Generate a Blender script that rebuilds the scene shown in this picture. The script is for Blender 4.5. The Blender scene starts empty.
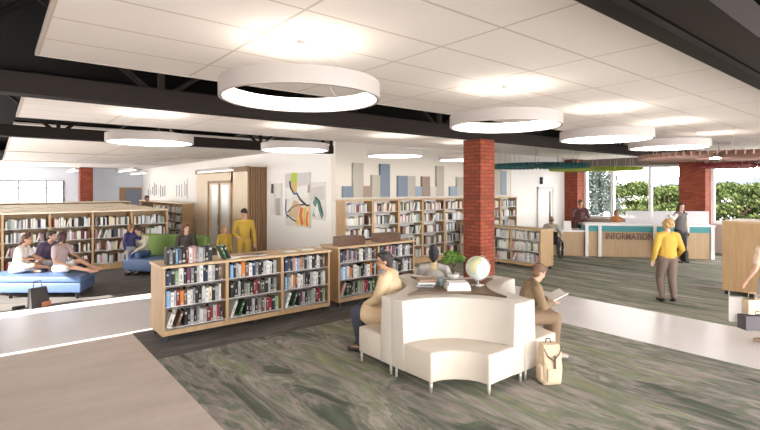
import bpy, math, random
from mathutils import Vector, Matrix
R = random.Random(11)
C = bpy.context.scene.collection
PI = math.pi
# ------------------------------------------------------------------ materials
MATS = {}
def mat(name, col, rough=.6, metal=0., emit=None, es=0., trans=0., alpha=1., spec=None, var=0., vscale=6., bump=0., bscale=60.):
    if name in MATS: return MATS[name]
    m = bpy.data.materials.new(name); m.use_nodes = True; MATS[name] = m
    nt = m.node_tree; b = nt.nodes['Principled BSDF']
    b.inputs['Base Color'].default_value = (*col, 1); b.inputs['Roughness'].default_value = rough
    b.inputs['Metallic'].default_value = metal
    if spec is not None: b.inputs['Specular IOR Level'].default_value = spec
    if emit: b.inputs['Emission Color'].default_value = (*emit, 1); b.inputs['Emission Strength'].default_value = es
    if trans: b.inputs['Transmission Weight'].default_value = trans
    if alpha < 1: b.inputs['Alpha'].default_value = alpha
    if var or bump:
        tc = nt.nodes.new('ShaderNodeTexCoord'); n = nt.nodes.new('ShaderNodeTexNoise')
        n.inputs['Scale'].default_value = vscale; n.inputs['Detail'].default_value = 4
        nt.links.new(tc.outputs['Object'], n.inputs['Vector'])
        if var:
            r = nt.nodes.new('ShaderNodeValToRGB')
            r.color_ramp.elements[0].position = .3; r.color_ramp.elements[1].position = .7
            r.color_ramp.elements[0].color = (*[c*(1-var) for c in col], 1)
            r.color_ramp.elements[1].color = (*[min(1, c*(1+var)) for c in col], 1)
            nt.links.new(n.outputs['Fac'], r.inputs['Fac']); nt.links.new(r.outputs['Color'], b.inputs['Base Color'])
        if bump:
            n2 = nt.nodes.new('ShaderNodeTexNoise'); n2.inputs['Scale'].default_value = bscale
            nt.links.new(tc.outputs['Object'], n2.inputs['Vector'])
            bp = nt.nodes.new('ShaderNodeBump'); bp.inputs['Strength'].default_value = bump; bp.inputs['Distance'].default_value = .01
            nt.links.new(n2.outputs['Fac'], bp.inputs['Height']); nt.links.new(bp.outputs['Normal'], b.inputs['Normal'])
    return m
def ramp(nt, stops):
    r = nt.nodes.new('ShaderNodeValToRGB'); cr = r.color_ramp
    while len(cr.elements) < len(stops): cr.elements.new(.5)
    for e, (p, c) in zip(cr.elements, stops): e.position = p; e.color = (*c, 1)
    return r
def noise_mat(name, stops, scale, rough=.8, detail=5., dist=0., bump=0., fine=None, rot=0.):
    """world-aligned streaky noise coloured through a ramp"""
    m = bpy.data.materials.new(name); m.use_nodes = True; MATS[name] = m
    nt = m.node_tree; b = nt.nodes['Principled BSDF']; b.inputs['Roughness'].default_value = rough
    tc = nt.nodes.new('ShaderNodeTexCoord'); mp = nt.nodes.new('ShaderNodeMapping'); mp.inputs['Scale'].default_value = scale
    mp.inputs['Rotation'].default_value = (0, 0, rot)
    n = nt.nodes.new('ShaderNodeTexNoise'); n.inputs['Scale'].default_value = 1; n.inputs['Detail'].default_value = detail
    n.inputs['Roughness'].default_value = .62; n.inputs['Distortion'].default_value = dist
    nt.links.new(tc.outputs['Object'], mp.inputs['Vector']); nt.links.new(mp.outputs['Vector'], n.inputs['Vector'])
    r = ramp(nt, stops); nt.links.new(n.outputs['Fac'], r.inputs['Fac'])
    out = r.outputs['Color']
    if fine:
        n2 = nt.nodes.new('ShaderNodeTexNoise'); n2.inputs['Scale'].default_value = 1; n2.inputs['Detail'].default_value = 3
        mp2 = nt.nodes.new('ShaderNodeMapping'); mp2.inputs['Scale'].default_value = fine[0]; mp2.inputs['Location'].default_value = (3, 7, 1)
        nt.links.new(tc.outputs['Object'], mp2.inputs['Vector']); nt.links.new(mp2.outputs['Vector'], n2.inputs['Vector'])
        r2 = ramp(nt, fine[1]); nt.links.new(n2.outputs['Fac'], r2.inputs['Fac'])
        mx = nt.nodes.new('ShaderNodeMix'); mx.data_type = 'RGBA'; mx.blend_type = 'MULTIPLY'; mx.inputs[0].default_value = 1
        nt.links.new(out, mx.inputs[6]); nt.links.new(r2.outputs['Color'], mx.inputs[7]); out = mx.outputs[2]
    nt.links.new(out, b.inputs['Base Color'])
    if bump:
        bp = nt.nodes.new('ShaderNodeBump'); bp.inputs['Strength'].default_value = bump; bp.inputs['Distance'].default_value = .01
        nt.links.new(n.outputs['Fac'], bp.inputs['Height']); nt.links.new(bp.outputs['Normal'], b.inputs['Normal'])
    return m
def brick_mat(name, c1, c2, mortar, horiz='XY'):
    m = bpy.data.materials.new(name); m.use_nodes = True; MATS[name] = m
    nt = m.node_tree; b = nt.nodes['Principled BSDF']; b.inputs['Roughness'].default_value = .85
    tc = nt.nodes.new('ShaderNodeTexCoord'); sp = nt.nodes.new('ShaderNodeSeparateXYZ'); nt.links.new(tc.outputs['Object'], sp.inputs[0])
    ad = nt.nodes.new('ShaderNodeMath'); ad.operation = 'ADD'; nt.links.new(sp.outputs[0], ad.inputs[0]); nt.links.new(sp.outputs[1], ad.inputs[1])
    cb = nt.nodes.new('ShaderNodeCombineXYZ'); nt.links.new(ad.outputs[0], cb.inputs[0]); nt.links.new(sp.outputs[2], cb.inputs[1])
    br = nt.nodes.new('ShaderNodeTexBrick'); nt.links.new(cb.outputs[0], br.inputs['Vector'])
    br.inputs['Color1'].default_value = (*c1, 1); br.inputs['Color2'].default_value = (*c2, 1); br.inputs['Mortar'].default_value = (*mortar, 1)
    br.inputs['Scale'].default_value = 1; br.inputs['Brick Width'].default_value = .2; br.inputs['Row Height'].default_value = .066
    br.inputs['Mortar Size'].default_value = .006; br.inputs['Bias'].default_value = -.2
    nt.links.new(br.outputs['Color'], b.inputs['Base Color'])
    bp = nt.nodes.new('ShaderNodeBump'); bp.inputs['Strength'].default_value = .5; bp.inputs['Distance'].default_value = -.01
    nt.links.new(br.outputs['Fac'], bp.inputs['Height']); nt.links.new(bp.outputs['Normal'], b.inputs['Normal'])
    return m
def tile_mat(name, col, line, ox, oy, px, py, lw):
    """ceiling tile joints at fixed pitch"""
    m = bpy.data.materials.new(name); m.use_nodes = True; MATS[name] = m
    nt = m.node_tree; b = nt.nodes['Principled BSDF']; b.inputs['Roughness'].default_value = .9
    tc = nt.nodes.new('ShaderNodeTexCoord'); sp = nt.nodes.new('ShaderNodeSeparateXYZ'); nt.links.new(tc.outputs['Object'], sp.inputs[0])
    fs = []
    for i, (o, p) in enumerate(((ox, px), (oy, py))):
        s = nt.nodes.new('ShaderNodeMath'); s.operation = 'SUBTRACT'; nt.links.new(sp.outputs[i], s.inputs[0]); s.inputs[1].default_value = o - p*50 - lw/2
        md = nt.nodes.new('ShaderNodeMath'); md.operation = 'MODULO'; nt.links.new(s.outputs[0], md.inputs[0]); md.inputs[1].default_value = p
        lt = nt.nodes.new('ShaderNodeMath'); lt.operation = 'LESS_THAN'; nt.links.new(md.outputs[0], lt.inputs[0]); lt.inputs[1].default_value = lw
        fs.append(lt)
    mxm = nt.nodes.new('ShaderNodeMath'); mxm.operation = 'MAXIMUM'; nt.links.new(fs[0].outputs[0], mxm.inputs[0]); nt.links.new(fs[1].outputs[0], mxm.inputs[1])
    mx = nt.nodes.new('ShaderNodeMix'); mx.data_type = 'RGBA'; nt.links.new(mxm.outputs[0], mx.inputs[0])
    mx.inputs[6].default_value = (*col, 1); mx.inputs[7].default_value = (*line, 1)
    nt.links.new(mx.outputs[2], b.inputs['Base Color'])
    return m
def wood_mat(name, c1, c2, axis=2, rough=.5):
    s = [22, 22, 22]; s[axis] = 1.6
    return noise_mat(name, [(.3, c1), (.7, c2)], tuple(s), rough=rough, detail=3)

WOOD = wood_mat('birch_wood', (.42, .265, .13), (.51, .335, .18))
WOODT = wood_mat('birch_wood_top', (.50, .345, .195), (.60, .43, .26), axis=0)
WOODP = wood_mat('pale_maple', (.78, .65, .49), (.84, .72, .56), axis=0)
WOODL = wood_mat('light_oak_wall', (.66, .53, .36), (.74, .61, .43))
WOODD = wood_mat('slat_oak', (.27, .155, .075), (.36, .215, .11))
DESKW = wood_mat('desk_oak', (.44, .295, .16), (.52, .36, .205))
WALN = wood_mat('walnut_top', (.105, .065, .04), (.165, .105, .066), axis=0, rough=.4)
BOXW = wood_mat('dark_box_wood', (.075, .03, .014), (.16, .07, .03), rough=.4)
SHELF = mat('white_steel', (.72, .70, .68), .45)
WHITE = mat('white_paint', (.84, .82, .80), .7)
WALLW = mat('wall_white', (.88, .85, .81), .8)
WALLC = mat('wall_cream', (.80, .74, .66), .85)
WALLB = mat('wall_pale_blue', (.60, .65, .72), .8)
BLACK = mat('black_plenum', (.004, .0035, .003), .95, spec=.1)
BEAM = mat('dark_bronze_steel', (.016, .011, .009), .7, spec=.2)
DARK = mat('black_rubber', (.015, .015, .015), .6)
CHROME = mat('chrome', (.6, .6, .6), .25, 1.)
SOFA = mat('ivory_vinyl', (.64, .59, .53), .5, var=.02)
SOFAS = mat('ivory_seat_vinyl', (.66, .59, .505), .5)
LEGM = mat('satin_leg', (.62, .58, .53), .35, .5)
BRICK = brick_mat('red_brick', (.30, .062, .026), (.17, .030, .013), (.07, .022, .014))
PATH = noise_mat('polished_concrete', [(.35, (.72, .68, .69)), (.65, (.78, .745, .745))], (.7, .7, .7), rough=.32)
TAN = noise_mat('tan_terrazzo', [(.3, (.57, .475, .415)), (.5, (.62, .525, .465)), (.7, (.67, .57, .51))], (.9, 3.2, 1), rough=.5, fine=((14, 50, 1), [(.3, (.93, .93, .93)), (.7, (1, 1, 1))]), rot=.5)
CARPET = noise_mat('streaky_green_carpet', [(.28, (.085, .075, .072)), (.38, (.10, .125, .085)), (.44, (.30, .255, .235)), (.49, (.16, .19, .135)), (.54, (.38, .325, .295)), (.60, (.21, .24, .165)), (.66, (.30, .30, .19)), (.75, (.42, .37, .33))],
                   (2.0, .5, 1), rough=.95, dist=1.0, detail=7, fine=((9, 1.8, 1), [(.3, (.7, .7, .7)), (.7, (1.2, 1.2, 1.2))]))
CARPETR = noise_mat('streaky_sage_carpet', [(.30, (.09, .09, .075)), (.40, (.13, .16, .11)), (.47, (.36, .32, .27)), (.53, (.19, .23, .155)), (.59, (.43, .385, .33)), (.75, (.5, .47, .40))],
                    (3.2, .4, 1), rough=.95, dist=.4, detail=6, fine=((12, 1.0, 1), [(.3, (.65, .65, .65)), (.7, (1.15, 1.15, 1.15))]))
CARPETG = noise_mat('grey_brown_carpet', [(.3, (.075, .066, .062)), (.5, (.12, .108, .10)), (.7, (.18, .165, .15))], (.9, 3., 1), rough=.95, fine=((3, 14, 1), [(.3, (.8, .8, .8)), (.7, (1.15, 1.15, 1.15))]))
TILE = tile_mat('ceiling_tile', (.80, .745, .70), (.58, .50, .435), .30, 5.13, 1.285, .602, .022)
TILEF = tile_mat('ceiling_tile_far', (.78, .735, .70), (.50, .44, .39), .30, 19.05, 2.57, 1.2, .03)

# ------------------------------------------------------------------ mesh builder
class MB:
    def __init__(s): s.v = []; s.f = []; s.m = []; s.sm = []
    def add(s, vs, fs, mi=0, smooth=False, M=None):
        o = len(s.v)
        for p in vs:
            p = Vector(p)
            if M is not None: p = M @ p
            s.v.append(tuple(p))
        for f in fs: s.f.append([i+o for i in f]); s.m.append(mi); s.sm.append(smooth)
        return s
    def box(s, x0, x1, y0, y1, z0, z1, mi=0, M=None):
        return s.add([(x0,y0,z0),(x1,y0,z0),(x1,y1,z0),(x0,y1,z0),(x0,y0,z1),(x1,y0,z1),(x1,y1,z1),(x0,y1,z1)],
                     [(0,3,2,1),(4,5,6,7),(0,1,5,4),(1,2,6,5),(2,3,7,6),(3,0,4,7)], mi, False, M)
    def prism(s, pts, z0, z1, mi=0, M=None, smooth=False):
        n = len(pts)
        a = sum(pts[i][0]*pts[(i+1)%n][1]-pts[(i+1)%n][0]*pts[i][1] for i in range(n))
        if a < 0: pts = pts[::-1]
        vs = [(x,y,z0) for x,y in pts]+[(x,y,z1) for x,y in pts]
        s.add(vs, [tuple(range(n))[::-1], tuple(range(n,2*n))], mi, False, M)
        o = len(s.v)-2*n
        for i in range(n):
            j = (i+1) % n; s.f.append([o+i,o+j,o+n+j,o+n+i]); s.m.append(mi); s.sm.append(smooth)
        return s
    def tube(s, p0, p1, r0, r1=None, n=10, mi=0, M=None, smooth=True):
        r1 = r0 if r1 is None else r1
        p0 = Vector(p0); p1 = Vector(p1); d = (p1-p0).normalized()
        u = d.orthogonal().normalized(); w = d.cross(u)
        vs = []
        for p, r in ((p0,r0),(p1,r1)):
            for k in range(n):
                t = 2*PI*k/n; vs.append(p+(u*math.cos(t)+w*math.sin(t))*r)
        s.add(vs, [tuple(range(n))[::-1], tuple(range(n,2*n))], mi, False, M)
        o = len(s.v)-2*n
        for i in range(n):
            j=(i+1)%n; s.f.append([o+i,o+j,o+n+j,o+n+i]); s.m.append(mi); s.sm.append(smooth)
        return s
    def lathe(s, prof, c=(0,0,0), n=24, mi=0, M=None, smooth=True, closed=False):
        vs = []; k = len(prof)
        for i in range(n):
            t = 2*PI*i/n
            for r, z in prof: vs.append((c[0]+r*math.cos(t), c[1]+r*math.sin(t), c[2]+z))
        fs = []
        for i in range(n):
            j = (i+1) % n
            for q in range(k if closed else k-1):
                q2 = (q+1) % k
                fs.append((i*k+q, j*k+q, j*k+q2, i*k+q2))
        return s.add(vs, fs, mi, smooth, M)
    def ell(s, c, r, M=None, mi=0, n=14, m=9, rot=None):
        vs = []; fs = []
        Rm = rot if rot is not None else Matrix.Identity(3)
        for i in range(1, m):
            a = PI*i/m
            for k in range(n):
                t = 2*PI*k/n
                vs.append(Vector(c)+Rm@Vector((r[0]*math.sin(a)*math.cos(t), r[1]*math.sin(a)*math.sin(t), r[2]*math.cos(a))))
        vs.append(Vector(c)+Rm@Vector((0,0,r[2]))); vs.append(Vector(c)-Rm@Vector((0,0,r[2])))
        T = len(vs)-2; Bt = len(vs)-1
        for k in range(n):
            j=(k+1)%n
            fs.append((T,k,j)); fs.append((Bt,(m-2)*n+j,(m-2)*n+k))
            for i in range(m-2): fs.append((i*n+k,(i+1)*n+k,(i+1)*n+j,i*n+j))
        return s.add(vs, fs, mi, True, M)
    def cap(s, p0, p1, r0, r1, side=None, flat=1., M=None, mi=0, n=12):
        """tapered capsule; cross-section squeezed by flat at right angles to side"""
        p0=Vector(p0); p1=Vector(p1); d=p1-p0; L=d.length; d=d.normalized() if L>1e-6 else Vector((0,0,1))
        u=(Vector(side)-d*d.dot(Vector(side))).normalized() if side is not None else d.orthogonal().normalized()
        w=d.cross(u)*flat
        rings=[]
        for a in (80,50,20): rings.append((p0-d*r0*math.sin(math.radians(a))*(flat if side is not None else 1), r0*math.cos(math.radians(a))))
        rings.append((p0,r0)); rings.append(((p0+p1)/2,(r0+r1)/2)); rings.append((p1,r1))
        for a in (20,50,80): rings.append((p1+d*r1*math.sin(math.radians(a))*(flat if side is not None else 1), r1*math.cos(math.radians(a))))
        vs=[]
        for c,r in rings:
            for k in range(n):
                t=2*PI*k/n; vs.append(c+u*(r*math.cos(t))+w*(r*math.sin(t)))
        fs=[tuple(range(n))[::-1], tuple(range((len(rings)-1)*n,len(rings)*n))]
        for i in range(len(rings)-1):
            for k in range(n):
                j=(k+1)%n; fs.append((i*n+k,i*n+j,(i+1)*n+j,(i+1)*n+k))
        return s.add(vs, fs, mi, True, M)
    def build(s, name, mats, parent=None):
        me = bpy.data.meshes.new(name); me.from_pydata(s.v, [], s.f)
        if not isinstance(mats, (list, tuple)): mats = [mats]
        for m in mats: me.materials.append(m)
        me.polygons.foreach_set('material_index', s.m); me.polygons.foreach_set('use_smooth', s.sm); me.update()
        o = bpy.data.objects.new(name, me); C.objects.link(o)
        if parent is not None: o.parent = parent
        return o
def bevel(o, w, seg=3, ang=40):
    md = o.modifiers.new('bevel', 'BEVEL'); md.width = w; md.segments = seg; md.limit_method = 'ANGLE'; md.angle_limit = math.radians(ang)
    md.harden_normals = False
    for p in o.data.polygons: p.use_smooth = True
    BAKE.append(o); return o
BAKE = []
def thing(name, label, cat, loc=(0,0,0), rz=0., group=None):
    o = bpy.data.objects.new(name, None); C.objects.link(o); o.location = loc; o.rotation_euler = (0,0,rz)
    o.empty_display_size = .1
    return tag(o, label, cat, group)
def tag(o, label, cat, group=None, kind=None):
    o['label'] = label; o['category'] = cat
    if group: o['group'] = group
    if kind: o['kind'] = kind
    return o
def struct(o): o['kind'] = 'structure'; return o
def copy_tree(o, parent=None):
    c = o.copy(); C.objects.link(c)
    if parent is not None: c.parent = parent
    for ch in list(o.children): copy_tree(ch, c)
    return c

# ------------------------------------------------------------------ setting
struct(MB().box(-3, 19.3, -6, 32.2, -.2, 0).build('floor', PATH))
struct(MB().box(-3, 1.655, -6, 8.12, 0, .004).build('floor', TAN))
struct(MB().box(1.655, 7.34, -6, 6.65, 0, .006).build('floor', CARPET))
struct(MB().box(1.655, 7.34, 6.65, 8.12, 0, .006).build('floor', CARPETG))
struct(MB().box(9.32, 19.3, -6, 10.64, 0, .006).build('floor', CARPETR))
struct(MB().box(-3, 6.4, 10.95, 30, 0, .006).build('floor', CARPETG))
struct(MB().box(-3.2, 19.6, -6, 32.5, 4.25, 4.45).build('ceiling', BLACK))
TRIMC = mat('cloud_edge', (.60, .54, .49), .6)
def cloud(x0, x1, y0, y1, z=3.42, m=TILE):
    b = MB().box(x0, x1, y0, y1, z, z+.03).box(x0, x1, y0, y1, z+.03, z+.06, 2)
    b.box(x0-.012, x1, y0-.012, y0, z-.006, z+.03, 1); b.box(x0-.012, x1, y1, y1+.012, z-.006, z+.03, 1); b.box(x0-.012, x0, y0, y1, z-.006, z+.03, 1)
    return struct(b.build('ceiling', [m, TRIMC, BLACK]))
cloud(.29, 19.2, 1.52, 5.13); cloud(.29, 19.2, 6.17, 9.8); cloud(.29, 7.1, 10.85, 18.85, m=TILEF)
cloud(.29, 7.1, 19.25, 25.3, m=TILEF); cloud(-3, 7.1, 25.9, 31.9, m=TILEF)
struct(MB().box(.5, 19.2, 1.36, 1.50, 3.40, 3.46).build('trim_cloud', BEAM))
# left wall (out of frame) with tall window openings that let the low sun in
wl = MB(); openings = [(8.08, 8.20, 3.1), (10.5, 10.95, 3.35), (11.05, 13.6, 2.95), (13.9, 16.5, 3.0), (17.5, 21, 3.0), (23, 27, 3.0), (28.5, 31.5, 3.0)]
yy = -6
for a, b_, hd in openings:
    wl.box(-3.2, -3, yy, a, 0, 4.3); wl.box(-3.2, -3, a, b_, hd, 4.3)
    yy = b_
wl.box(-3.2, -3, yy, 32.2, 0, 4.3); struct(wl.build('wall_left', WALLW))
# art wall facing left, shelf wall facing the room
struct(MB().box(7.13, 7.33, 10.86, 32, 0, 4.25).build('wall_art', WALLW))
struct(MB().box(7.13, 19.6, 10.65, 10.85, 0, 4.25).build('wall_shelf_side', WALLC))
struct(MB().box(14.95, 19.2, 10.63, 10.65, 0, 4.25).build('trim_white_wall', WHITE))
bw = MB().box(-3, 7.33, 32, 32.2, 0, 1.1).box(-3, 7.33, 32, 32.2, 2.65, 4.25).box(3.07, 7.33, 32, 32.2, 1.1, 2.65)
struct(bw.build('wall_back', WALLB))
FRAMEG = mat('dark_grey_frame', (.10, .10, .11), .5)
wf = MB()
for x in (-3, -1.2, .98, 2.22, 3.0): wf.box(x, x+.07, 31.95, 32.1, 1.1, 2.65)
for z, xa, xb in ((1.1, -3, 3.07), (2.59, -3, 3.07), (2.22, .98, 2.29)): wf.box(xa, xb, 31.95, 32.1, z, z+.06)
wf.box(1.6, 1.64, 31.95, 32.1, 1.1, 2.25)
struct(wf.build('window_3', FRAMEG))
# wood clad volume with door
vol = struct(MB().box(6.5, 7.12, 14.87, 19.9, 0, 2.93).build('wall_wood_volume', WOODL))
sl = MB()
x = 6.47
while x < 7.10: sl.box(x, x+.055, 14.79, 14.86, 0, 2.95); x += .088
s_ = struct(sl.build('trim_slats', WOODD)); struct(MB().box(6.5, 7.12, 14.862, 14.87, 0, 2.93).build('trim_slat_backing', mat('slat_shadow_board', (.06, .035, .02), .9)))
pl = MB(); y = 14.86
while y < 16.1: pl.box(6.47, 6.5, y, y+.19, 0, 2.8); y += .2
pl.box(6.47, 6.5, 18.6, 19.9, 0, 2.8); pl.box(6.47, 6.5, 16.1, 18.6, 2.52, 2.8)
struct(pl.build('trim_panelling', WOODL))
struct(MB().box(6.42, 6.52, 14.8, 19.95, 2.8, 2.97).build('trim_fascia', WOODD))
d1 = struct(MB().box(6.46, 6.5, 16.15, 18.5, 0, 2.5).build('door_1', WOODL))
fr = MB().box(6.43, 6.47, 16.12, 16.24, 0, 2.5).box(6.43, 6.47, 18.4, 18.52, 0, 2.5).box(6.43, 6.47, 16.12, 18.52, 2.42, 2.52)
fr.box(6.44, 6.47, 17.3, 17.38, 0, 2.45); fr.build('door_frame', WOODD, d1)
GL = mat('frosted_glass', (.80, .82, .82), .3, spec=.5)
MB().box(6.45, 6.465, 16.45, 17.1, .15, 2.35).box(6.45, 6.465, 17.5, 18.1, .15, 2.35).build('door_glass', GL, d1)
MB().tube((6.40, 17.32, .9), (6.40, 17.32, 1.3), .015).build('door_handle', CHROME, d1)
# window wall on the right
HD = 3.1; SIL = 1.0
ww = MB().box(19.3, 19.5, -6, 10.65, 0, SIL).box(19.3, 19.5, -6, 10.65, HD, 4.25)
struct(ww.build('wall_right', mat('wall_stone_pink', (.50, .42, .38), .9)))
bh = MB().box(19.12, 19.3, -6, 10.65, HD+.02, 3.46); y = -6
while y < 10.6: bh.box(19.06, 19.12, y, y+.05, HD+.02, 3.46); y += .42
struct(bh.build('trim_bulkhead', mat('bulkhead_grey', (.2, .17, .15), .8)))
GLASS = mat('window_glass', (1, 1, 1), 0., trans=1., spec=.3); GLASS.node_tree.nodes['Principled BSDF'].inputs['IOR'].default_value = 1.02
piers = [(10.05, 10.65), (5.5, 6.3), (.3, 1.1), (-4.6, -3.8)]
gaps = [(6.3, 10.05), (1.1, 5.5), (-3.8, .3)]
MULL = mat('white_mullion', (.85, .85, .85), .5)
for i, (a, b_) in enumerate(gaps):
    w = MB().box(19.28, 19.40, a, b_, SIL, SIL+.09).box(19.28, 19.40, a, b_, HD-.08, HD)
    ms = [a, 7.42, 8.83, b_-.1] if i == 0 else [a, a+1.45, a+2.9, b_-.1]
    for y in ms: w.box(19.26, 19.42, y, y+.1, SIL, HD)
    wo = struct(w.build('window_%d' % (i+4), MULL))
    MB().box(19.34, 19.346, a, b_, SIL+.05, HD-.05).build('pane', GLASS, wo)
for a, b_ in piers: struct(MB().box(18.72, 19.29, a, b_, 0, 3.44).build('wall_pier', BRICK))
# white wall door and exit sign
d2 = struct(MB().box(16.75, 17.75, 10.60, 10.63, 0, 2.2).build('door_2', mat('door_white', (.80, .78, .75), .5)))
MB().box(16.66, 16.75, 10.58, 10.63, 0, 2.29).box(17.75, 17.84, 10.58, 10.63, 0, 2.29).box(16.66, 17.84, 10.58, 10.63, 2.2, 2.29).build('door_frame', mat('frame_lightgrey', (.62, .60, .58), .5), d2)
MB().box(17.50, 17.60, 10.585, 10.60, .5, 2.12).build('door_window', mat('dark_glass', (.09, .06, .05), .2), d2)
e = thing('exit_sign', 'small white sign box on a dark bracket high on the white wall above the door', 'sign', (17.0, 10.62, 2.42))
MB().box(.0, .36, -.06, -.01, 0, .28).build('sign_face', mat('sign_white', (.9, .9, .9), .5), e)
MB().box(-.14, -.02, -.07, 0, -.02, .26).build('bracket', DARK, e)
# brick column under the beam, and a far one
def column(x0, x1, y0, y1, zt, label):
    o = MB().box(x0, x1, y0, y1, 0, zt).build('brick_column', BRICK); tag(o, label, 'column'); return o
column(6.74, 7.14, 5.43, 5.83, 3.13, 'square red brick column standing behind the ivory sofas under the main beam')
# y far left column at x 80-93, far lounge
column(3.72, 4.34, 31.0, 31.6, 3.4, 'distant orange-lit brick column between the far lounge window and pale blue wall')
# trusses
def truss(yc, zb, x0, x1, label, n):
    t = thing('roof_truss', label, 'beam', (x0, yc, 0))
    L = x1-x0
    MB().box(0, L, -.11, .11, zb, zb+.19).box(0, L, -.10, -.09, zb+.19, zb+.2).build('bottom_chord', BEAM, t)
    MB().box(0, L, -.11, .11, 4.08, 4.24).build('top_chord', BEAM, t)
    p = L/n
    for i in range(n):
        MB().tube((i*p+.1, 0, zb+.17), (i*p+p/2, 0, 4.1), .032, n=6).build('diagonal', BEAM, t)
        MB().tube((i*p+p-.1, 0, zb+.17), (i*p+p/2, 0, 4.1), .032, n=6).build('diagonal', BEAM, t)
        MB().box(i*p-.03+p, i*p+.03+p, -.03, .03, zb+.1, 4.1).build('web_post', BEAM, t)
truss(5.62, 3.13, -3, 19.2, 'long dark steel roof truss resting over the brick column', 10)
truss(10.28, 3.13, -3, 6.75, 'shorter dark roof truss behind the left pendant rings, ending at the art wall', 5)
truss(.86, 3.13, 1.0, 19.2, 'dark roof truss crossing the top right corner of the ceiling', 8)
du = thing('air_duct', 'slim grey duct hung in the black ceiling gap at upper left', 'duct', (0, 0, 0))
MB().box(.6, 6.5, 10.45, 10.75, 3.62, 3.72).build('duct_body', mat('galvanised', (.33, .30, .28), .5), du)

# ------------------------------------------------------------------ ring pendants
RING_H = mat('ring_housing', (.45, .405, .385), .6)
RING_E = mat('ring_glow', (1, .98, .94), .5, emit=(1, .92, .82), es=5.5)
def ring_light():
    t = thing('ring_pendant_light', '', 'ceiling light')
    MB().lathe([(.63,0),(.63,.127),(.60,.127),(.60,0)], n=128, closed=True, smooth=False).build('housing', RING_H, t)
    MB().lathe([(.597,.006),(.597,.123),(.592,.123),(.592,.006)], n=64, closed=True).build('diffuser', RING_E, t)
    for k in range(3):
        a = 2*PI*k/3+.5; MB().tube((.615*math.cos(a), .615*math.sin(a), .12), (.03*math.cos(a), .03*math.sin(a), .465), .0015, n=5).build('suspension_cable', mat('cable', (.5, .5, .5), .5), t)
    MB().lathe([(.0, .455), (.03, .455), (.03, .467), (0, .467)], n=16).build('ceiling_canopy', RING_H, t)
    return t
rl = ring_light()
rings = [(1.90, 3.33, 'large white ring pendant nearest the viewer, upper left of the picture'),
 (4.57, 3.33, 'white ring pendant hanging in front of the top of the brick column'),
 (6.95, 3.30, 'white ring pendant just right of the column ring, over the information desk side'),
 (9.25, 3.28, 'white ring pendant partly hidden behind the third ring, right of the column'),
 (1.91, 8.05, 'white ring pendant at far left above the low bookcases, near the short truss'),
 (4.41, 7.95, 'white ring pendant hanging above the three wall paintings'),
 (6.94, 7.99, 'white ring pendant in front of the coloured wall panels'),
 (9.31, 8.05, 'white ring pendant half hidden behind the brick column on its left')]
for i, (x, y, lb) in enumerate(rings):
    o = rl if i == 0 else copy_tree(rl)
    o.location = (x, y, 2.953); o['label'] = lb; o['group'] = 'ring pendant lights'
# linear pendants
LIN_E = mat('linear_glow', (1, 1, 1), .5, emit=(1, .95, .9), es=1.6)
lins = [(5.6, 15.5, 1.57, 2.78, 'white linear pendant in front of the wood clad wall'),
        (4.3, 22, 1.57, 2.95, 'nearer white linear pendant over the far left bookcases'),
        (5.6, 26, 1.57, 2.95, 'white linear pendant beside the far gallery wall'),
        (2.6, 24, 1.57, 2.95, 'white linear pendant left of the far brick column')]
for i, (x, y, rz, z, lb) in enumerate(lins):
    t = thing('linear_pendant_light', lb, 'ceiling light', (x, y, z), rz, 'linear pendant lights')
    MB().box(-1.5, 1.5, -.06, .06, .02, .12).build('housing', RING_H, t)
    MB().box(-1.48, 1.48, -.05, .05, 0, .02).build('diffuser', LIN_E, t)
    for sx in (-1.2, 1.2): MB().tube((sx, 0, .12), (sx, 0, 3.42-z), .002, n=5).build('suspension_cable', MATS['cable'], t)
# radial fin clouds
def fin_disc(x, y, z, r, col, name, lb, h=.09, lamp=False):
    t = thing('fin_chandelier', lb, 'ceiling baffle', (x, y, z), 0, 'round felt fin baffles')
    m = mat(name, col, .8); n = 64
    b = MB()
    for k in range(n):
        M = Matrix.Rotation(2*PI*k/n, 4, 'Z'); b.box(.35, r, -.012, .012, 0, h, 0, M)
    b.build('fins', m, t)
    MB().lathe([(.35, .02), (.37, .02), (.37, h-.01), (.35, h-.01)], n=32, closed=True).lathe([(r*.8, h-.02), (r*.8+.02, h-.02), (r*.8+.02, h+.01), (r*.8, h+.01)], n=48, closed=True).build('hoop', m, t)
    if lamp: MB().lathe([(0, .0), (.1, .0), (.1, .06), (0, .06)], n=20).build('lamp', mat('hub_lamp', (1, 1, 1), .5, emit=(1, .92, .82), es=30.), t)
    for k in range(12):
        a = 2*PI*k/12; MB().tube((r*.8*math.cos(a), r*.8*math.sin(a), h), (r*.8*math.cos(a), r*.8*math.sin(a), 3.42-z), .006, n=4).build('suspension_wire', MATS['cable'], t)
fin_disc(12.72, 8.1, 2.86, 1.45, (.008, .085, .085), 'teal_felt', 'dark teal round fin baffle hanging right beside the brick column', .10)
fin_disc(15.75, 7.85, 2.84, 1.45, (.26, .33, .015), 'lime_felt', 'lime green round fin baffle hanging before the tall windows', .08)
fin_disc(11.95, 3.33, 2.88, 1.45, (.34, .20, .16), 'taupe_felt', 'dusty pink round fin baffle with a glowing hub, upper right', .09, lamp=True)
fin_disc(15.3, 3.33, 2.80, 1.45, (.16, .012, .012), 'maroon_felt', 'dark red round fin baffle at the right edge before the windows', .09)

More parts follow.
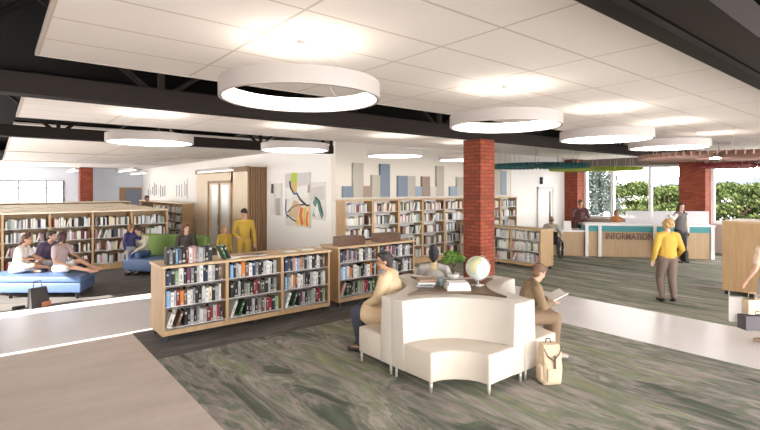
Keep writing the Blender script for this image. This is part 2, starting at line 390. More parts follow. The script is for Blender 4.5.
# ------------------------------------------------------------------ bookcases and books
PAPER = mat('book_pages', (.78, .74, .66), .9)
BCOL = [('white', (.60,.585,.57)), ('white', (.66,.64,.60)), ('black', (.02,.02,.022)), ('charcoal', (.035,.035,.04)), ('grey', (.19,.19,.20)), ('pale grey', (.42,.42,.43)),
        ('dark red', (.17,.03,.03)), ('crimson', (.28,.035,.045)), ('navy', (.03,.05,.12)), ('sky blue', (.20,.40,.68)), ('cream', (.70,.62,.46)), ('dark green', (.04,.10,.05)),
        ('sage green', (.24,.33,.20)), ('orange', (.62,.20,.05)), ('pink', (.48,.26,.26)), ('brown', (.16,.08,.05)), ('slate', (.07,.09,.11)), ('plum', (.16,.05,.10)), ('white', (.70,.72,.74)), ('black', (.03,.025,.03))]
BM = [mat('cover_%s_%d' % (n.replace(' ', '_'), i), c, .6, spec=.2) for i, (n, c) in enumerate(BCOL)]
LABELS_ = mat('spine_label', (.42, .40, .37), .6)
def book_mesh(ci):
    """unit book: x = thickness 0..1, y = depth 0..1 (spine at y 0), z = height 0..1"""
    b = MB()
    b.box(0, .1, .0, 1, 0, 1, 0).box(.9, 1, .0, 1, 0, 1, 0)
    b.add([(0,0,0),(.1,-.02,0),(.5,-.035,0),(.9,-.02,0),(1,0,0),(1,.04,0),(0,.04,0),(0,0,1),(.1,-.02,1),(.5,-.035,1),(.9,-.02,1),(1,0,1),(1,.04,1),(0,.04,1)],
          [(0,6,5,4,3,2,1),(7,8,9,10,11,12,13)]+[(i,(i+1)%7,(i+1)%7+7,i+7) for i in range(7)], 0)
    b.box(.1, .9, .04, .97, .02, .97, 1)
    z0 = R.choice((.08, .1, .7)); b.box(.15, .85, -.04, -.03, z0, z0+.14, 2)
    if R.random() < .6: b.box(.38, .62, -.04, -.03, .35, .35+R.uniform(.15, .3), 2 if ci not in (0, 1, 5, 10, 18) else 3)
    o = b.build('book', [BM[ci], PAPER, LABELS_, BM[4]])
    me = o.data; bpy.data.objects.remove(o); return me
BME = [book_mesh(i) for i in range(len(BCOL))]
# sequence of colours loosely like the photograph's shelves
SEQ = {0: [8,16,3,14,6,5,17,4,3,5,18,3,4,1,5,3,15,11,5,2], 1: [9,18,5,0,13,15,18,1,4,3,2,5,18,1,3,5,0,4,19,5], 2: [1,11,3,19,5,2,4,12,5,6,7,3,12,11,3,5,2,4,6,3]}
ORD = ['first','second','third','fourth','fifth','sixth','seventh','eighth','ninth','tenth','eleventh','twelfth','thirteenth','fourteenth','fifteenth','sixteenth','seventeenth','eighteenth','nineteenth','twentieth']
nbook = 0
def fill_shelf(origin, u, width, z, hmax, tier, where, grp, budget=17, avg=.054, lean_at=None, endlean=None, seq=None):
    """books along unit direction u; spines face the side given by rotating u by -90 degrees"""
    global nbook
    ang = math.atan2(u[1], u[0]); s = .012; k = 0; sq = seq or SEQ[tier % 3]
    if lean_at is None: lean_at = (0,) if tier % 3 == 2 else ()
    while s < width-.05 and k < budget:
        ci = sq[k % len(sq)] if R.random() < .8 else R.randrange(len(BCOL))
        th = max(.024, R.gauss(avg, .010)); h = min(hmax, R.uniform(.205, .262)); dp = R.uniform(.15, .19)
        if s+th > width-.01: break
        o = bpy.data.objects.new('book', BME[ci]); C.objects.link(o)
        o.scale = (th, dp, h); rot = 0.
        if k in lean_at:
            rot = math.radians(20); s += h*math.sin(rot)*1.0
            o.rotation_euler = (0, rot, ang); off = s-h*math.sin(rot)
            # lean to the right: pivot at its lower right corner
            o.location = (origin[0]+u[0]*off, origin[1]+u[1]*off, z+th*math.sin(rot)+.001); s += th*math.cos(rot)+.004
        else:
            o.rotation_euler = (0, 0, ang); o.location = (origin[0]+u[0]*s, origin[1]+u[1]*s, z+.001)
            s += th+R.choice((.001, .001, .002, .006))
        size = 'tall' if h > .235 else ('short' if h < .21 else 'mid-height')
        lab = '%s %s%s book, %s along %s' % (size, 'leaning ' if rot else '', BCOL[ci][0], ORD[min(k, 19)], where)
        tag(o, lab, 'book', grp); k += 1; nbook += 1
    return k
def stuff_books(b, origin, u, width, z, hmax, tier, avg=.05):
    ang = math.atan2(u[1], u[0]); s = .01
    M0 = Matrix.Translation((origin[0], origin[1], z)) @ Matrix.Rotation(ang, 4, 'Z')
    while s < width-.04:
        th = max(.02, R.gauss(avg, .012)); h = R.uniform(.19, min(.26, hmax)); dp = R.uniform(.14, .18)
        ci = R.choice((0, 1, 18, 5, 0, 1, 10, 4, 3, 2, 14, 0, 12, 6, 16, 15, 5, 1, 18, 5, 4, 10))
        if s+th > width-.01: break
        M = M0 @ Matrix.Translation((s, 0, .001))
        if R.random() < .06:
            M = M @ Matrix.Rotation(.3, 4, 'Y'); s += .04
        b.box(0, th, 0, dp, 0, h, ci, M)
        s += th+R.choice((.002, .004, .004, .01))
        if R.random() < .03: s += R.uniform(.05, .15)
def bookcase(name, lb, cat, loc, rz, nb, bw_, depth, H, tiers, wood=WOOD, top=WOODT, back=False, casters=True, group=None, base=.1, topd=0.):
    """local x along the run, y into the case (front at y=0); tiers = shelf heights"""
    t = thing(name, lb, cat, loc, rz, group); L = nb*bw_
    MB().box(-.02-topd, L+.02+topd, -.015-topd, depth+.015+topd, H-.035, H).build('top_panel', top, t)
    for x in (0, L-.04): MB().box(x, x+.04, 0, depth, base, H-.035).build('side_panel', wood, t)
    for i in range(1, nb): MB().box(i*bw_-.025, i*bw_+.025, .002, depth-.002, base, H-.036).build('divider', wood, t)
    pln = MB().box(.04, L-.04, .012, depth-.012, base, tiers[0]-.02).build('plinth', wood, t)
    for i in range(nb):
        x0 = i*bw_+(.04 if i == 0 else .025); x1 = (i+1)*bw_-(.04 if i == nb-1 else .025)
        for z in tiers: MB().box(x0, x1, .006, depth-.006, z-.02, z).box(x0, x1, .006, .012, z-.022, z+.012).build('shelf', SHELF, t)
    if back: MB().box(.04, L-.04, depth/2-.01 if depth > .5 else depth-.02, depth/2 if depth > .5 else depth-.01, base, H-.04).build('back_panel', wood if back == 1 else SHELF, t)
    if casters:
        for x in ([.06, L-.06] + ([L/2] if nb > 1 else [])):
            for y in (.06, depth-.06):
                c = MB().tube((x, y-.018, .035), (x, y+.018, .035), .033, n=14).box(x-.03, x+.03, y-.03, y+.03, .075, base).box(x-.02, x+.02, y-.024, y-.019, .03, .08).box(x-.02, x+.02, y+.019, y+.024, .03, .08)
                c.build('caster', DARK, pln)
    return t
T3 = [.20, .505, .815]
b1 = bookcase('bookcase', 'long low birch bookcase of three bays on casters, books and magazines on top', 'bookcase', (1.88, 7.27, 0), 0, 3, .955, .64, 1.12, T3)
b2 = bookcase('bookcase', 'low two bay birch bookcase with two dark wooden boxes on top', 'bookcase', (4.99, 7.36, 0), 0, 2, .975, .6, 1.14, [.2, .515, .83])
b3 = bookcase('bookcase', 'low birch bookcase right of the brick column, turned with its end panel to the viewer', 'bookcase', (11.42, 10.03, 0), -PI/2, 3, .955, .62, 1.12, T3, back=2)
tn = ['bottom shelf', 'middle shelf', 'top shelf']
bn = ['left bay of front bookcase', 'centre bay of front bookcase', 'right bay of front bookcase']
seqs = {2: SEQ[0], 1: SEQ[1], 0: SEQ[2]}
for i in range(3):
    for j, z in enumerate(T3):
        sq = [SEQ[2], SEQ[1], SEQ[0]][j] if i != 1 else [SEQ[2], SEQ[2][2:]+SEQ[0], SEQ[1]][j]
        fill_shelf((1.88+i*.955+.045, 7.29), (1, 0), .86, z, .27, j, '%s, %s' % (tn[j], bn[i]), 'books in the long front bookcase', seq=sq, budget=17, avg=.0465, lean_at=((0, 1) if j == 0 else ()))
bn2 = ['left bay of two bay bookcase', 'right bay of two bay bookcase']
for i in range(2):
    for j, z in enumerate([.2, .515, .83]):
        fill_shelf((4.99+i*.975+.045, 7.38), (1, 0), .88, z, .27, j, '%s, %s' % (tn[j], bn2[i]), 'books in the two bay bookcase', seq=[SEQ[2], SEQ[1], SEQ[0]][j], budget=17, avg=.048, lean_at=((0,) if j == 0 else ()))
LITE = [0,1,5,18,14,0,1,18,10,18,5,1,4,10,0,16,1]
RB3 = [(i, j, z) for i in (1,) for j, z in enumerate(T3)]
for i, j, z in RB3:
        fill_shelf((11.44, 10.03-(i+1)*.955-.03), (0, -1), .88, z, .27, j, '%s, %s bay, bookcase beyond column' % (tn[j], 'end'), 'books in the bookcase beyond the column', seq=LITE[i*3+j:]+LITE, budget=12, avg=.066, lean_at=((0,) if (i, j) == (1, 0) else ()))
fill_shelf((1.95, 7.34), (1, 0), .72, 1.122, .26, 0, 'row standing on top of the front bookcase', 'books on top of the front bookcase', seq=[3,4,3,11,16,12,6,6,14,7,5,4,2,3,18], avg=.05, lean_at=())
for q, (ci, nm) in enumerate(((11, 'dark green'), (3, 'charcoal'))):
    o = bpy.data.objects.new('book', BME[ci]); C.objects.link(o); o.scale = (.04, .17, .235); o.rotation_euler = (0, -.42, 0)
    o.location = (2.83+q*.06, 7.34, 1.122); tag(o, 'leaning %s book at the right end of the row on top' % nm, 'book', 'books on top of the front bookcase')
# stuff: all farther shelved books
sb = MB()
wall_t = [.2, .545, .89, 1.235, 1.58]
for i in range(8):
    wx = 7.15+i*.955
    bc = bookcase('wall_bookcase', '', 'bookcase', (wx, 10.25, 0), 0, 1, .953, .38, 1.93, wall_t, back=2, casters=False, base=.0, group='tall white shelved wall bookcases')
    bc['label'] = 'tall birch wall bookcase with white shelves, %s from the left along the cream wall' % ORD[i]
    for z in wall_t: stuff_books(sb, (wx+.045, 10.28), (1, 0), .86, z, .27, 0)
for z in T3:
    for i in (0, 1): stuff_books(sb, (11.44, 10.03-i*.955-.045), (0, -1), .86, z, .27, 0, avg=.06)
o = sb.build('shelved_books', BM); tag(o, 'rows of mostly white and grey books filling the tall wall bookcases and the case beyond the column', 'books', kind='stuff')
sb = MB()
LT = [.2, .54, .88, 1.22]
k = 0
for (yy, x0, n, lb) in ((14.8, -1.75, 6, 'long pale wood bookcase behind the lounge, nearest of the left rows'), (16.7, -1.75, 6, 'second pale wood bookcase row behind the lounge, mostly its top showing'),
                 (18.6, -1.75, 6, 'third pale wood bookcase row behind the lounge'), (20.5, -1.75, 6, 'fourth pale wood bookcase row behind the lounge'), (24.5, -1.75, 7, 'farthest pale wood bookcase row before the back window')):
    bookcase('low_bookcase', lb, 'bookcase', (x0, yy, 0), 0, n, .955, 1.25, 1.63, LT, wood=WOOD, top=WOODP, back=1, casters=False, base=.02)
    if k == 0:
        for i in range(n):
            for z in LT: stuff_books(sb, (x0+i*.955+.045, yy+.03), (1, 0), .86, z, .27, 0, avg=.045)
    k += 1
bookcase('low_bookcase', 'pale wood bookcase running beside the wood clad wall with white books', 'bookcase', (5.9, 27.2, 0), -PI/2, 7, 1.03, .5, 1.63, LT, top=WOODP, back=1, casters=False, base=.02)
for i in range(7):
    for z in LT: stuff_books(sb, (5.93, 27.2-i*1.03-.05), (0, -1), .93, z, .27, 0, avg=.08)
o = sb.build('shelved_books', BM); tag(o, 'rows of books on the pale wood shelves behind the left lounge', 'books', kind='stuff')
# backs of the two front bookcases hold books as well (faces away)
sb = MB()
for i in range(3):
    for z in T3[:2]: stuff_books(sb, (1.88+(i+1)*.955-.045, 7.89), (-1, 0), .86, z, .26, 0)
for i in range(2):
    for z in (.2, .515, .83): stuff_books(sb, (4.99+(i+1)*.975-.045, 7.94), (-1, 0), .88, z, .26, 0)
for z in T3[2:]:
    for i in (1, 2): stuff_books(sb, (1.88+(i+1)*.955-.045, 7.89), (-1, 0), .86, z, .26, 0)
o = sb.build('shelved_books', BM); tag(o, 'books on the rear side of the two low front bookcases', 'books', kind='stuff')
# right edge case
rc = bookcase('tall_display_case', 'plain birch cabinet on casters at the right edge behind the person with bags', 'cabinet', (11.95, 3.2, 0), -PI/2, 1, 1.9, 1.1, 1.56, [.2], casters=True, base=.1)
MB().box(.0, 1.9, -.012, -.001, .1, 1.53).build('front_panel', WOOD, rc)
# things on top of the front bookcases
for x, w, lb, y, rz in ((5.10, .56, 'dark ribbed wooden box on top of the two bay bookcase, left of the pair', 7.45, 0), (6.09, .56, 'dark ribbed wooden box on top of the two bay bookcase, right of the pair', 7.50, 0)):
    t = thing('wooden_box', lb, 'box', (x, y, 1.14), rz, 'dark wooden boxes')
    MB().box(.0, w, .0, .26, 0, .17).build('box_body', BOXW, t)
    b = MB(); q = 0.
    while q < w-.02: b.box(q, q+.035, -.008, 0, 0, .172); q += .045
    b.build('ribs', BOXW, t)
MAG = [mat('mag_white', (.78, .76, .74), .35), mat('mag_dark', (.07, .07, .08), .35), mat('mag_brown', (.34, .2, .12), .35), mat('mag_grey', (.45, .45, .47), .35)]
mags = [(2.95, 7.50, .3, 0, 'open white magazine lying on the front bookcase, leftmost of the five'), (3.22, 7.62, -.2, 2, 'brown covered magazine on the front bookcase beside the mustard dressed pair'), (3.45, 7.55, .5, 1, 'dark covered magazine on the front bookcase, middle of the five'),
        (4.05, 7.58, .1, 0, 'white magazine on the front bookcase below the paintings'), (4.45, 7.62, -.15, 0, 'white magazine near the right end of the front bookcase')]
for x, y, rz, mi, lb in mags:
    t = thing('magazine', lb, 'magazine', (x, y, 1.121), rz, 'magazines on the front bookcase')
    MB().box(-.11, .11, -.14, .14, 0, .012).build('pages', PAPER, t)
    b = MB().box(-.112, .113, -.142, .142, .012, .014, 0).box(-.08, .08, .05, .11, .014, .0145, 1); b.build('cover', [MAG[mi], MAG[(mi+1) % 4]], t)

# ------------------------------------------------------------------ paintings and wall panels
def painting(y0, y1, z0, z1, lb, art):
    t = thing('painting', lb, 'painting', (7.13, (y0+y1)/2, z0), 0, 'paintings on the art wall')
    w = (y1-y0)/2; h = z1-z0
    MB().box(-.05, 0, -w, w, 0, h).build('canvas', mat('canvas', (.74, .71, .67), .8), t)
    # local picture coordinates: s runs left to right as seen (from +y to -y), v upward
    for nm, shapes in art.items():
        b = MB(); ms = []
        for (col, pts) in shapes:
            m = mat('paint_%.2f_%.2f_%.2f' % col, col, .6)
            if m not in ms: ms.append(m)
            vs = [(-.054-.001*len(ms), w-2*w*s, h*v) for s, v in pts]
            b.add(vs+[(-.050, p[1], p[2]) for p in vs], [tuple(range(len(vs)))[::-1]]+[(i, (i+1) % len(vs), (i+1) % len(vs)+len(vs), i+len(vs)) for i in range(len(vs))], ms.index(m))
        b.build(nm, ms, t)
def stroke(pts, w):
    L = []; Rr = []
    for i, (x, y) in enumerate(pts):
        a = pts[max(0, i-1)]; c = pts[min(len(pts)-1, i+1)]; dx, dy = c[0]-a[0], c[1]-a[1]; n = math.hypot(dx, dy) or 1
        L.append((x-dy/n*w, y+dx/n*w*.6)); Rr.append((x+dy/n*w, y-dx/n*w*.6))
    return L+Rr[::-1]
G1, Y1, O1, K1, B1 = (.42, .55, .04), (.62, .42, .12), (.72, .16, .04), (.03, .03, .04), (.08, .13, .30)
main = [((.60, .58, .56), [(0, .72), (1, .78), (1, .98), (0, .98)]), ((.80, .79, .76), [(.1, .5), (.9, .55), (.95, .75), (.05, .7)]),
 (G1, [(.25, .82), (.5, .8), (.52, .99), (.28, 1.0)]), (Y1, [(.3, .62), (.5, .6), (.52, .82), (.28, .83)]), (B1, stroke([(.2, .82), (.27, .7), (.4, .6), (.5, .62)], .035)),
 (K1, stroke([(.22, .85), (.24, .72), (.36, .63)], .03)), ((.75, .72, .66), [(.1, .2), (.5, .5), (.6, .58), (.3, .56), (.12, .4)]),
 ((.62, .44, .28), [(.15, .2), (.4, .5), (.7, .4), (.45, .15)]), (K1, stroke([(.12, .25), (.3, .35), (.55, .40), (.85, .42)], .022)), (K1, stroke([(.5, .62), (.65, .5), (.9, .4), (1., .41)], .03)),
 (B1, stroke([(.05, .5), (.02, .3), (.1, .15)], .02)), ((.78, .55, .22), [(.4, .1), (.75, .38), (1, .38), (1, .02), (.5, .04)]), (O1, stroke([(.72, .36), (.66, .22), (.74, .05)], .06)), (O1, stroke([(.95, .3), (.9, .15), (.93, .03)], .035)),
 ((.35, .48, .16), stroke([(.85, .36), (.8, .2), (.84, .05)], .02)), (K1, stroke([(.1, .2), (.35, .12), (.5, .1)], .018)), ((.45, .28, .2), [(.93, .63), (1, .63), (1, .78), (.95, .76)])]
painting(11.92, 13.4, 1.08, 2.72, 'largest painting, colourful abstract with green, orange and black strokes', {'brushwork': main})
painting(13.68, 14.42, 1.36, 2.40, 'small grey and white abstract painting left of the large one', {'brushwork': [((.05, .05, .05), [(.05, .7), (.3, .68), (.32, .98), (.1, .98)]), ((.42, .39, .37), [(.52, .0), (.95, .02), (.95, .55), (.5, .53)]), ((.62, .6, .57), [(.3, .1), (.5, .1), (.5, .9), (.35, .9)])]})
painting(11.12, 11.85, 1.35, 2.42, 'small painting with a dark green brushed form right of the large one', {'brushwork': [((.60, .58, .55), [(0, .5), (1, .55), (1, .9), (0, .85)]), ((.10, .24, .19), [(.15, .45), (.4, .62), (.7, .5), (.95, .15), (.8, .03), (.55, .3), (.3, .35)]), ((.30, .40, .35), [(.1, .1), (.3, .3), (.35, .05)]), ((.82, .82, .8), [(.25, .2), (.5, .45), (.6, .2), (.4, .08)]), ((.03, .06, .05), stroke([(.3, .6), (.6, .52), (.85, .2)], .04))]})
for i, (y, wd) in enumerate(((23.2, 2.0), (26.8, 3.9))):
    t = thing('painting', 'tall black and white striped print on the far white wall, %s one' % ('nearer' if i == 0 else 'farther'), 'painting', (7.13, y, 1.72), 0, 'striped prints on the far wall')
    MB().box(-.03, 0, 0, wd, 0, .98).build('canvas', WHITE, t); q = .1
    while q < wd-.25: MB().box(-.034, -.03, q, q+R.uniform(.04, .2), R.uniform(.05, .2), R.uniform(.4, .92)).build('stripe', mat('print_grey', (.2, .21, .23), .7), t); q += R.uniform(.25, .5)
t = thing('painting', 'dark grey screen in a wood frame on the far blue wall', 'screen', (6.35, 31.99, .9))
MB().box(-.5, .7, -.06, 0, -.9, 1.38).build('frame', WOODD, t); MB().box(-.2, .62, -.08, -.06, -.9, 1.28).build('panel', mat('panel_slate', (.17, .20, .26), .5), t)
cols = {'b': ('blue', (.21, .26, .33)), 'g': ('greige', (.48, .45, .39)), 't': ('taupe', (.33, .25, .21)), 'l': ('pale stone', (.66, .62, .56)), 's': ('light blue', (.30, .37, .45))}
camA, camB = .6315, .7754
def pixA(xp, B):
    t = (xp-380)/474.; return B*(camA+t*camB)/(camB-t*camA)
def pixz(A, B, yp): return 2.25-(yp-188)*(A*camA+B*camB)/474.
pans = [(343,353,186.2,197.5,'b'),(353,363.5,163,197.5,'g'),(363.5,371.8,186,197.5,'t'),(371.8,380.3,175,197.3,'g'),(380.3,390,164,197,'b'),(398,407.4,175.8,196.5,'b'),(407.4,415.5,176,196.5,'g'),
        (415.5,422,186.5,196.5,'s'),(422,430,176.5,196.5,'t'),(430,436.5,186.5,196.5,'l'),(436.5,444,166,196.5,'g'),(450,457,186.5,196.5,'s'),(457,465,177,196.5,'g'),(494,500.5,166,196,'g'),(500.8,506.5,171,196,'s')]
for i, (xa, xb, ya, yb, c) in enumerate(pans):
    a0, a1 = pixA(xa, 10.58), pixA(xb, 10.58); z1 = pixz((a0+a1)/2, 10.58, ya); z0 = 1.99
    o = MB().box(a0+.004, a1-.004, 10.57, 10.65, z0, z1).build('acoustic_panel', mat('felt_'+cols[c][0].replace(' ', '_'), cols[c][1], .9))
    tag(o, '%s %s felt wall panel, %s from the left above the tall bookcases' % ('tall' if z1 > 2.6 else 'short', cols[c][0], ORD[i]), 'wall panel', 'felt wall panels')

# ------------------------------------------------------------------ four part sofa with table
CX, CY, HS = 4.78, 4.30, 1.10
def arc(r, a0, a1, n): return [(r*math.cos(a0+(a1-a0)*i/n), r*math.sin(a0+(a1-a0)*i/n)) for i in range(n+1)]
def sofa():
    """local: outer corner at origin, module fills x,y in 0..HS"""
    t = thing('corner_sofa', '', 'sofa'); g = .004
    def clip(p): return (min(max(p[0], 0), HS-g), min(max(p[1], 0), HS-g))
    seat = arc(.44, 0, PI/2, 16)+arc(.89, PI/2, 0, 20)
    bevel(MB().prism(seat, .125, .45, 0).build('seat', SOFAS, t), .022)
    back = [(.885*math.cos(a), .885*math.sin(a)) for a in [PI/2*i/20 for i in range(21)]]
    RO = 1.125; lim = HS-g; a0 = math.acos(lim/RO)
    outer = [(0, lim)]+arc(RO, PI/2-a0, a0, 18)+[(lim, 0)]
    n = len(back); m = len(outer); vs = []
    for z, dr in ((.125, 0), (.45, 0), (.93, .022)):
        for (x, y) in back:
            k = (.885+dr)/.885; vs.append((x*k, y*k, z))
        for (x, y) in outer: vs.append((x, y, z))
    N = n+m; fs = [tuple(range(N))[::-1], tuple(range(2*N, 3*N))]
    for L in (0, 1):
        for i in range(N): j = (i+1) % N; fs.append((L*N+i, L*N+j, L*N+N+j, L*N+N+i))
    bb = MB().add(vs, fs); bevel(bb.build('backrest', SOFA, t), .012)
    for x, y in ((.47, .03), (.03, .47), (1.05, .035), (.035, 1.05), ):
        MB().tube((x, y, .0), (x, y, .135), .014, .02, n=12).build('leg', LEGM, t)
    # walnut wedge
    top = arc(RO+.004, a0+.004, PI/2-a0-.004, 18)+[(lim, lim)]
    MB().prism(top, .922, .95).build('table_top', WALN, t)
    MB().prism(top, .88, .912).build('table_edge', SOFA, t)
    MB().prism([(.8, .8), (HS-g, .8), (HS-g, HS-g), (.8, HS-g)], 0.05, .88).build('pedestal', SOFA, t)
    return t
sf = sofa()
for i, (x, y, rz, lb) in enumerate(((CX-HS, CY-HS, 0, 'ivory corner sofa facing the viewer, empty curved seat, nearest of the four'), (CX+HS, CY-HS, PI/2, 'ivory corner sofa on the right where the person in brown reads'),
        (CX+HS, CY+HS, PI, 'ivory corner sofa at the rear beside the brick column, woman with bun on it'), (CX-HS, CY+HS, -PI/2, 'ivory corner sofa on the left under the man in the cream jacket'))):
    o = sf if i == 0 else copy_tree(sf); o.location = (x, y, 0); o.rotation_euler = (0, 0, rz); o['label'] = lb; o['group'] = 'ivory corner sofas'
TZ = .949
# globe
def gmat():
    m = bpy.data.materials.new('globe_map'); m.use_nodes = True; nt = m.node_tree; b = nt.nodes['Principled BSDF']; b.inputs['Roughness'].default_value = .3
    tc = nt.nodes.new('ShaderNodeTexCoord'); n = nt.nodes.new('ShaderNodeTexNoise'); n.inputs['Scale'].default_value = 5.5; n.inputs['Detail'].default_value = 4
    nt.links.new(tc.outputs['Object'], n.inputs['Vector'])
    r = ramp(nt, [(.0, (.72, .80, .84)), (.50, (.70, .74, .75)), (.53, (.38, .52, .30)), (.58, (.60, .60, .36)), (.66, (.64, .54, .34))]); r.color_ramp.interpolation = 'LINEAR'
    nt.links.new(n.outputs['Fac'], r.inputs['Fac']); nt.links.new(r.outputs['Color'], b.inputs['Base Color']); return m
t = thing('globe', 'pale world globe on a chrome stand on the walnut table', 'globe', (5.00, 4.08, TZ))
MB().ell((0, 0, .235), (.158, .158, .158), n=32, m=20).build('sphere', gmat(), t)
b = MB().lathe([(0, 0), (.085, 0), (.085, .012), (.02, .022), (.016, .06), (0, .062)], n=28)
b.build('base', CHROME, t)
b = MB(); 
for k in range(16):
    a0 = -PI/2+PI*k/16-.25; a1 = a0+PI/16
    ux, uy = .77, -.63
    f = lambda a: (.172*math.cos(a)*ux, .172*math.cos(a)*uy, .235+.172*math.sin(a)*1.0)
    b.tube(f(a0), f(a1), .004, n=6)
b.build('meridian_arm', CHROME, t)
# bonsai
t = thing('potted_bonsai', 'small green bonsai tree in a white pot behind the papers on the walnut table', 'plant', (5.12, 4.62, TZ))
MB().lathe([(0, 0), (.07, 0), (.085, .07), (.078, .07), (.07, .06), (0, .06)], n=24).build('pot', WHITE, t)
LG = [mat('leaf_a', (.12, .25, .035), .6), mat('leaf_b', (.20, .36, .06), .6), mat('leaf_c', (.08, .17, .03), .6)]
BARK = mat('bark', (.12, .07, .045), .9)
MB().tube((0, 0, .06), (.02, .01, .17), .014, .01).tube((.02, .01, .16), (-.06, .02, .27), .009, .004).tube((.02, .01, .16), (.09, -.02, .27), .009, .004).tube((.02, .01, .16), (.02, .05, .32), .008, .003).build('trunk', BARK, t)
def leaves(b, c, r, n, size, rnd=R):
    for _ in range(n):
        while True:
            p = Vector((rnd.uniform(-1, 1), rnd.uniform(-1, 1), rnd.uniform(-1, 1)))
            if p.length < 1: break
        p = Vector((c[0]+p[0]*r[0], c[1]+p[1]*r[1], c[2]+p[2]*r[2]))
        q = Vector((rnd.gauss(0, 1), rnd.gauss(0, 1), rnd.gauss(0, 1))).normalized(); u = q.orthogonal().normalized()*size; w = q.cross(u)*.5
        b.add([p-u, p+w, p+u, p-w], [(0, 1, 2, 3)], rnd.randrange(3))
b = MB(); leaves(b, (-.08, .02, .27), (.11, .11, .05), 260, .02); leaves(b, (.1, -.02, .27), (.11, .10, .05), 260, .02); leaves(b, (.01, .03, .34), (.13, .12, .06), 350, .02)
b.build('foliage', LG, t)
# papers, books, mug on the table
t = thing('book_stack', 'stack of white books between the globe and bonsai on the walnut table', 'books', (4.62, 4.10, TZ), -.6)
for k, (w, d, z) in enumerate(((.30, .22, 0), (.29, .20, .034), (.25, .2, .068))):
    bb = MB().box(-w/2, w/2, -d/2, d/2, z, z+.004, 0).box(-w/2, w/2, -d/2, d/2, z+.028, z+.032, 0).box(-w/2, w/2, -d/2, -d/2+.004, z, z+.03, 0).box(-w/2+.005, w/2-.005, -d/2+.004, d/2-.004, z+.004, z+.028, 1)
    bb.build('white_book', [WHITE, PAPER], t)
for k, (x, y, z, rz, m, lb) in enumerate(((4.44, 4.50, TZ, -.9, MAG[3], 'grey hardback at the bottom of the left pile on the walnut table'), (4.46, 4.50, TZ+.034, -.7, MAG[0], 'white paperback on the grey hardback, left side of the walnut table'), (4.50, 4.54, TZ+.062, -.5, MAG[2], 'brown open book topmost on the left pile of the walnut table'))):
    t = thing('book', lb, 'book', (x, y, z), rz, 'books piled on the walnut table')
    MB().box(-.12, .12, -.09, .09, 0, .004, 0).box(-.12, .12, -.09, .09, .022, .026, 0).box(-.12, .12, -.09, -.085, 0, .026, 0).box(-.115, .115, -.085, .085, .004, .022, 1).build('cover_and_pages', [m, PAPER], t)
t = thing('mug', 'small teal glass mug beside the white book stack', 'mug', (4.62, 4.40, TZ))
MB().lathe([(0, 0), (.03, 0), (.034, .10), (.03, .10), (.027, .01), (0, .01)], n=20).build('cup', mat('teal_mug', (.16, .27, .30), .3), t)
MB().lathe([(.022, -.004), (.026, 0), (.022, .004), (.018, 0)], n=14, closed=True, M=Matrix.Translation((.05, 0, .05)) @ Matrix.Rotation(PI/2, 4, 'X')).build('handle', MATS['teal_mug'], t)

# ------------------------------------------------------------------ backpack
BPK = mat('beige_canvas', (.66, .52, .37), .8, var=.04); STRAP = mat('dark_strap', (.10, .075, .06), .7)
t = thing('backpack', 'beige canvas backpack with dark straps standing on the carpet by the right sofa', 'backpack', (4.97, 3.01, .006), .0)
t.rotation_euler = (0, 0, -.5); t.scale = (.74, .85, 1)
vs = []; 
bb = MB().add([(-.15,-.09,0),(.15,-.09,0),(.15,.09,0),(-.15,.09,0),(-.16,-.11,.2),(.16,-.11,.2),(.16,.1,.2),(-.16,.1,.2),(-.13,-.07,.44),(.13,-.07,.44),(.13,.08,.44),(-.13,.08,.44)],
   [(3,2,1,0),(8,9,10,11)]+[(a*4+i,a*4+(i+1)%4,a*4+4+(i+1)%4,a*4+4+i) for a in (0,1) for i in range(4)])
o = BAGB = bb.build('bag_body', BPK, t); md = o.modifiers.new('s', 'SUBSURF'); md.levels = 2; md.render_levels = 2
for p in o.data.polygons: p.use_smooth = True
for e_ in o.data.edges: pass
at = o.data.attributes.new('crease_edge', 'FLOAT', 'EDGE')
for i in range(len(o.data.edges)): at.data[i].value = .6
BAKE.append(o)
o = MB().add([(-.14,-.10,.27),(.14,-.10,.27),(.15,-.09,.36),(-.15,-.09,.36),(-.13,-.06,.45),(.13,-.06,.45),(-.12,.07,.455),(.12,.07,.455),(0,-.105,.24)],
   [(0,8,1,2,3),(3,2,5,4),(4,5,7,6)]).build('flap', BPK, t); FLAP = o; md = o.modifiers.new('s', 'SOLIDIFY'); md.thickness = .012; BAKE.append(o)
bevel(MB().box(-.195, -.14, -.08, .05, .04, .22).build('side_pocket', BPK, t), .02)
bevel(MB().box(-.11, .11, -.135, -.09, .04, .2).build('front_pocket', BPK, t), .02)
b = MB()
pts = [(-.15, -.10, .42), (-.1, -.115, .34), (0, -.12, .28), (.1, -.115, .36), (.14, -.1, .43)]
for p, q in zip(pts, pts[1:]): b.tube(p, q, .007, n=6)
b.build('drawstring', STRAP, t); MB().box(.0, .03, -.13, -.12, .18, .34).build('closure_strap', STRAP, FLAP)
b = MB(); pts = [(-.04, .03, .44), (-.035, .03, .50), (.035, .03, .50), (.04, .03, .44)]
for p, q in zip(pts, pts[1:]): b.tube(p, q, .009, n=6)
b.build('handle', STRAP, t)

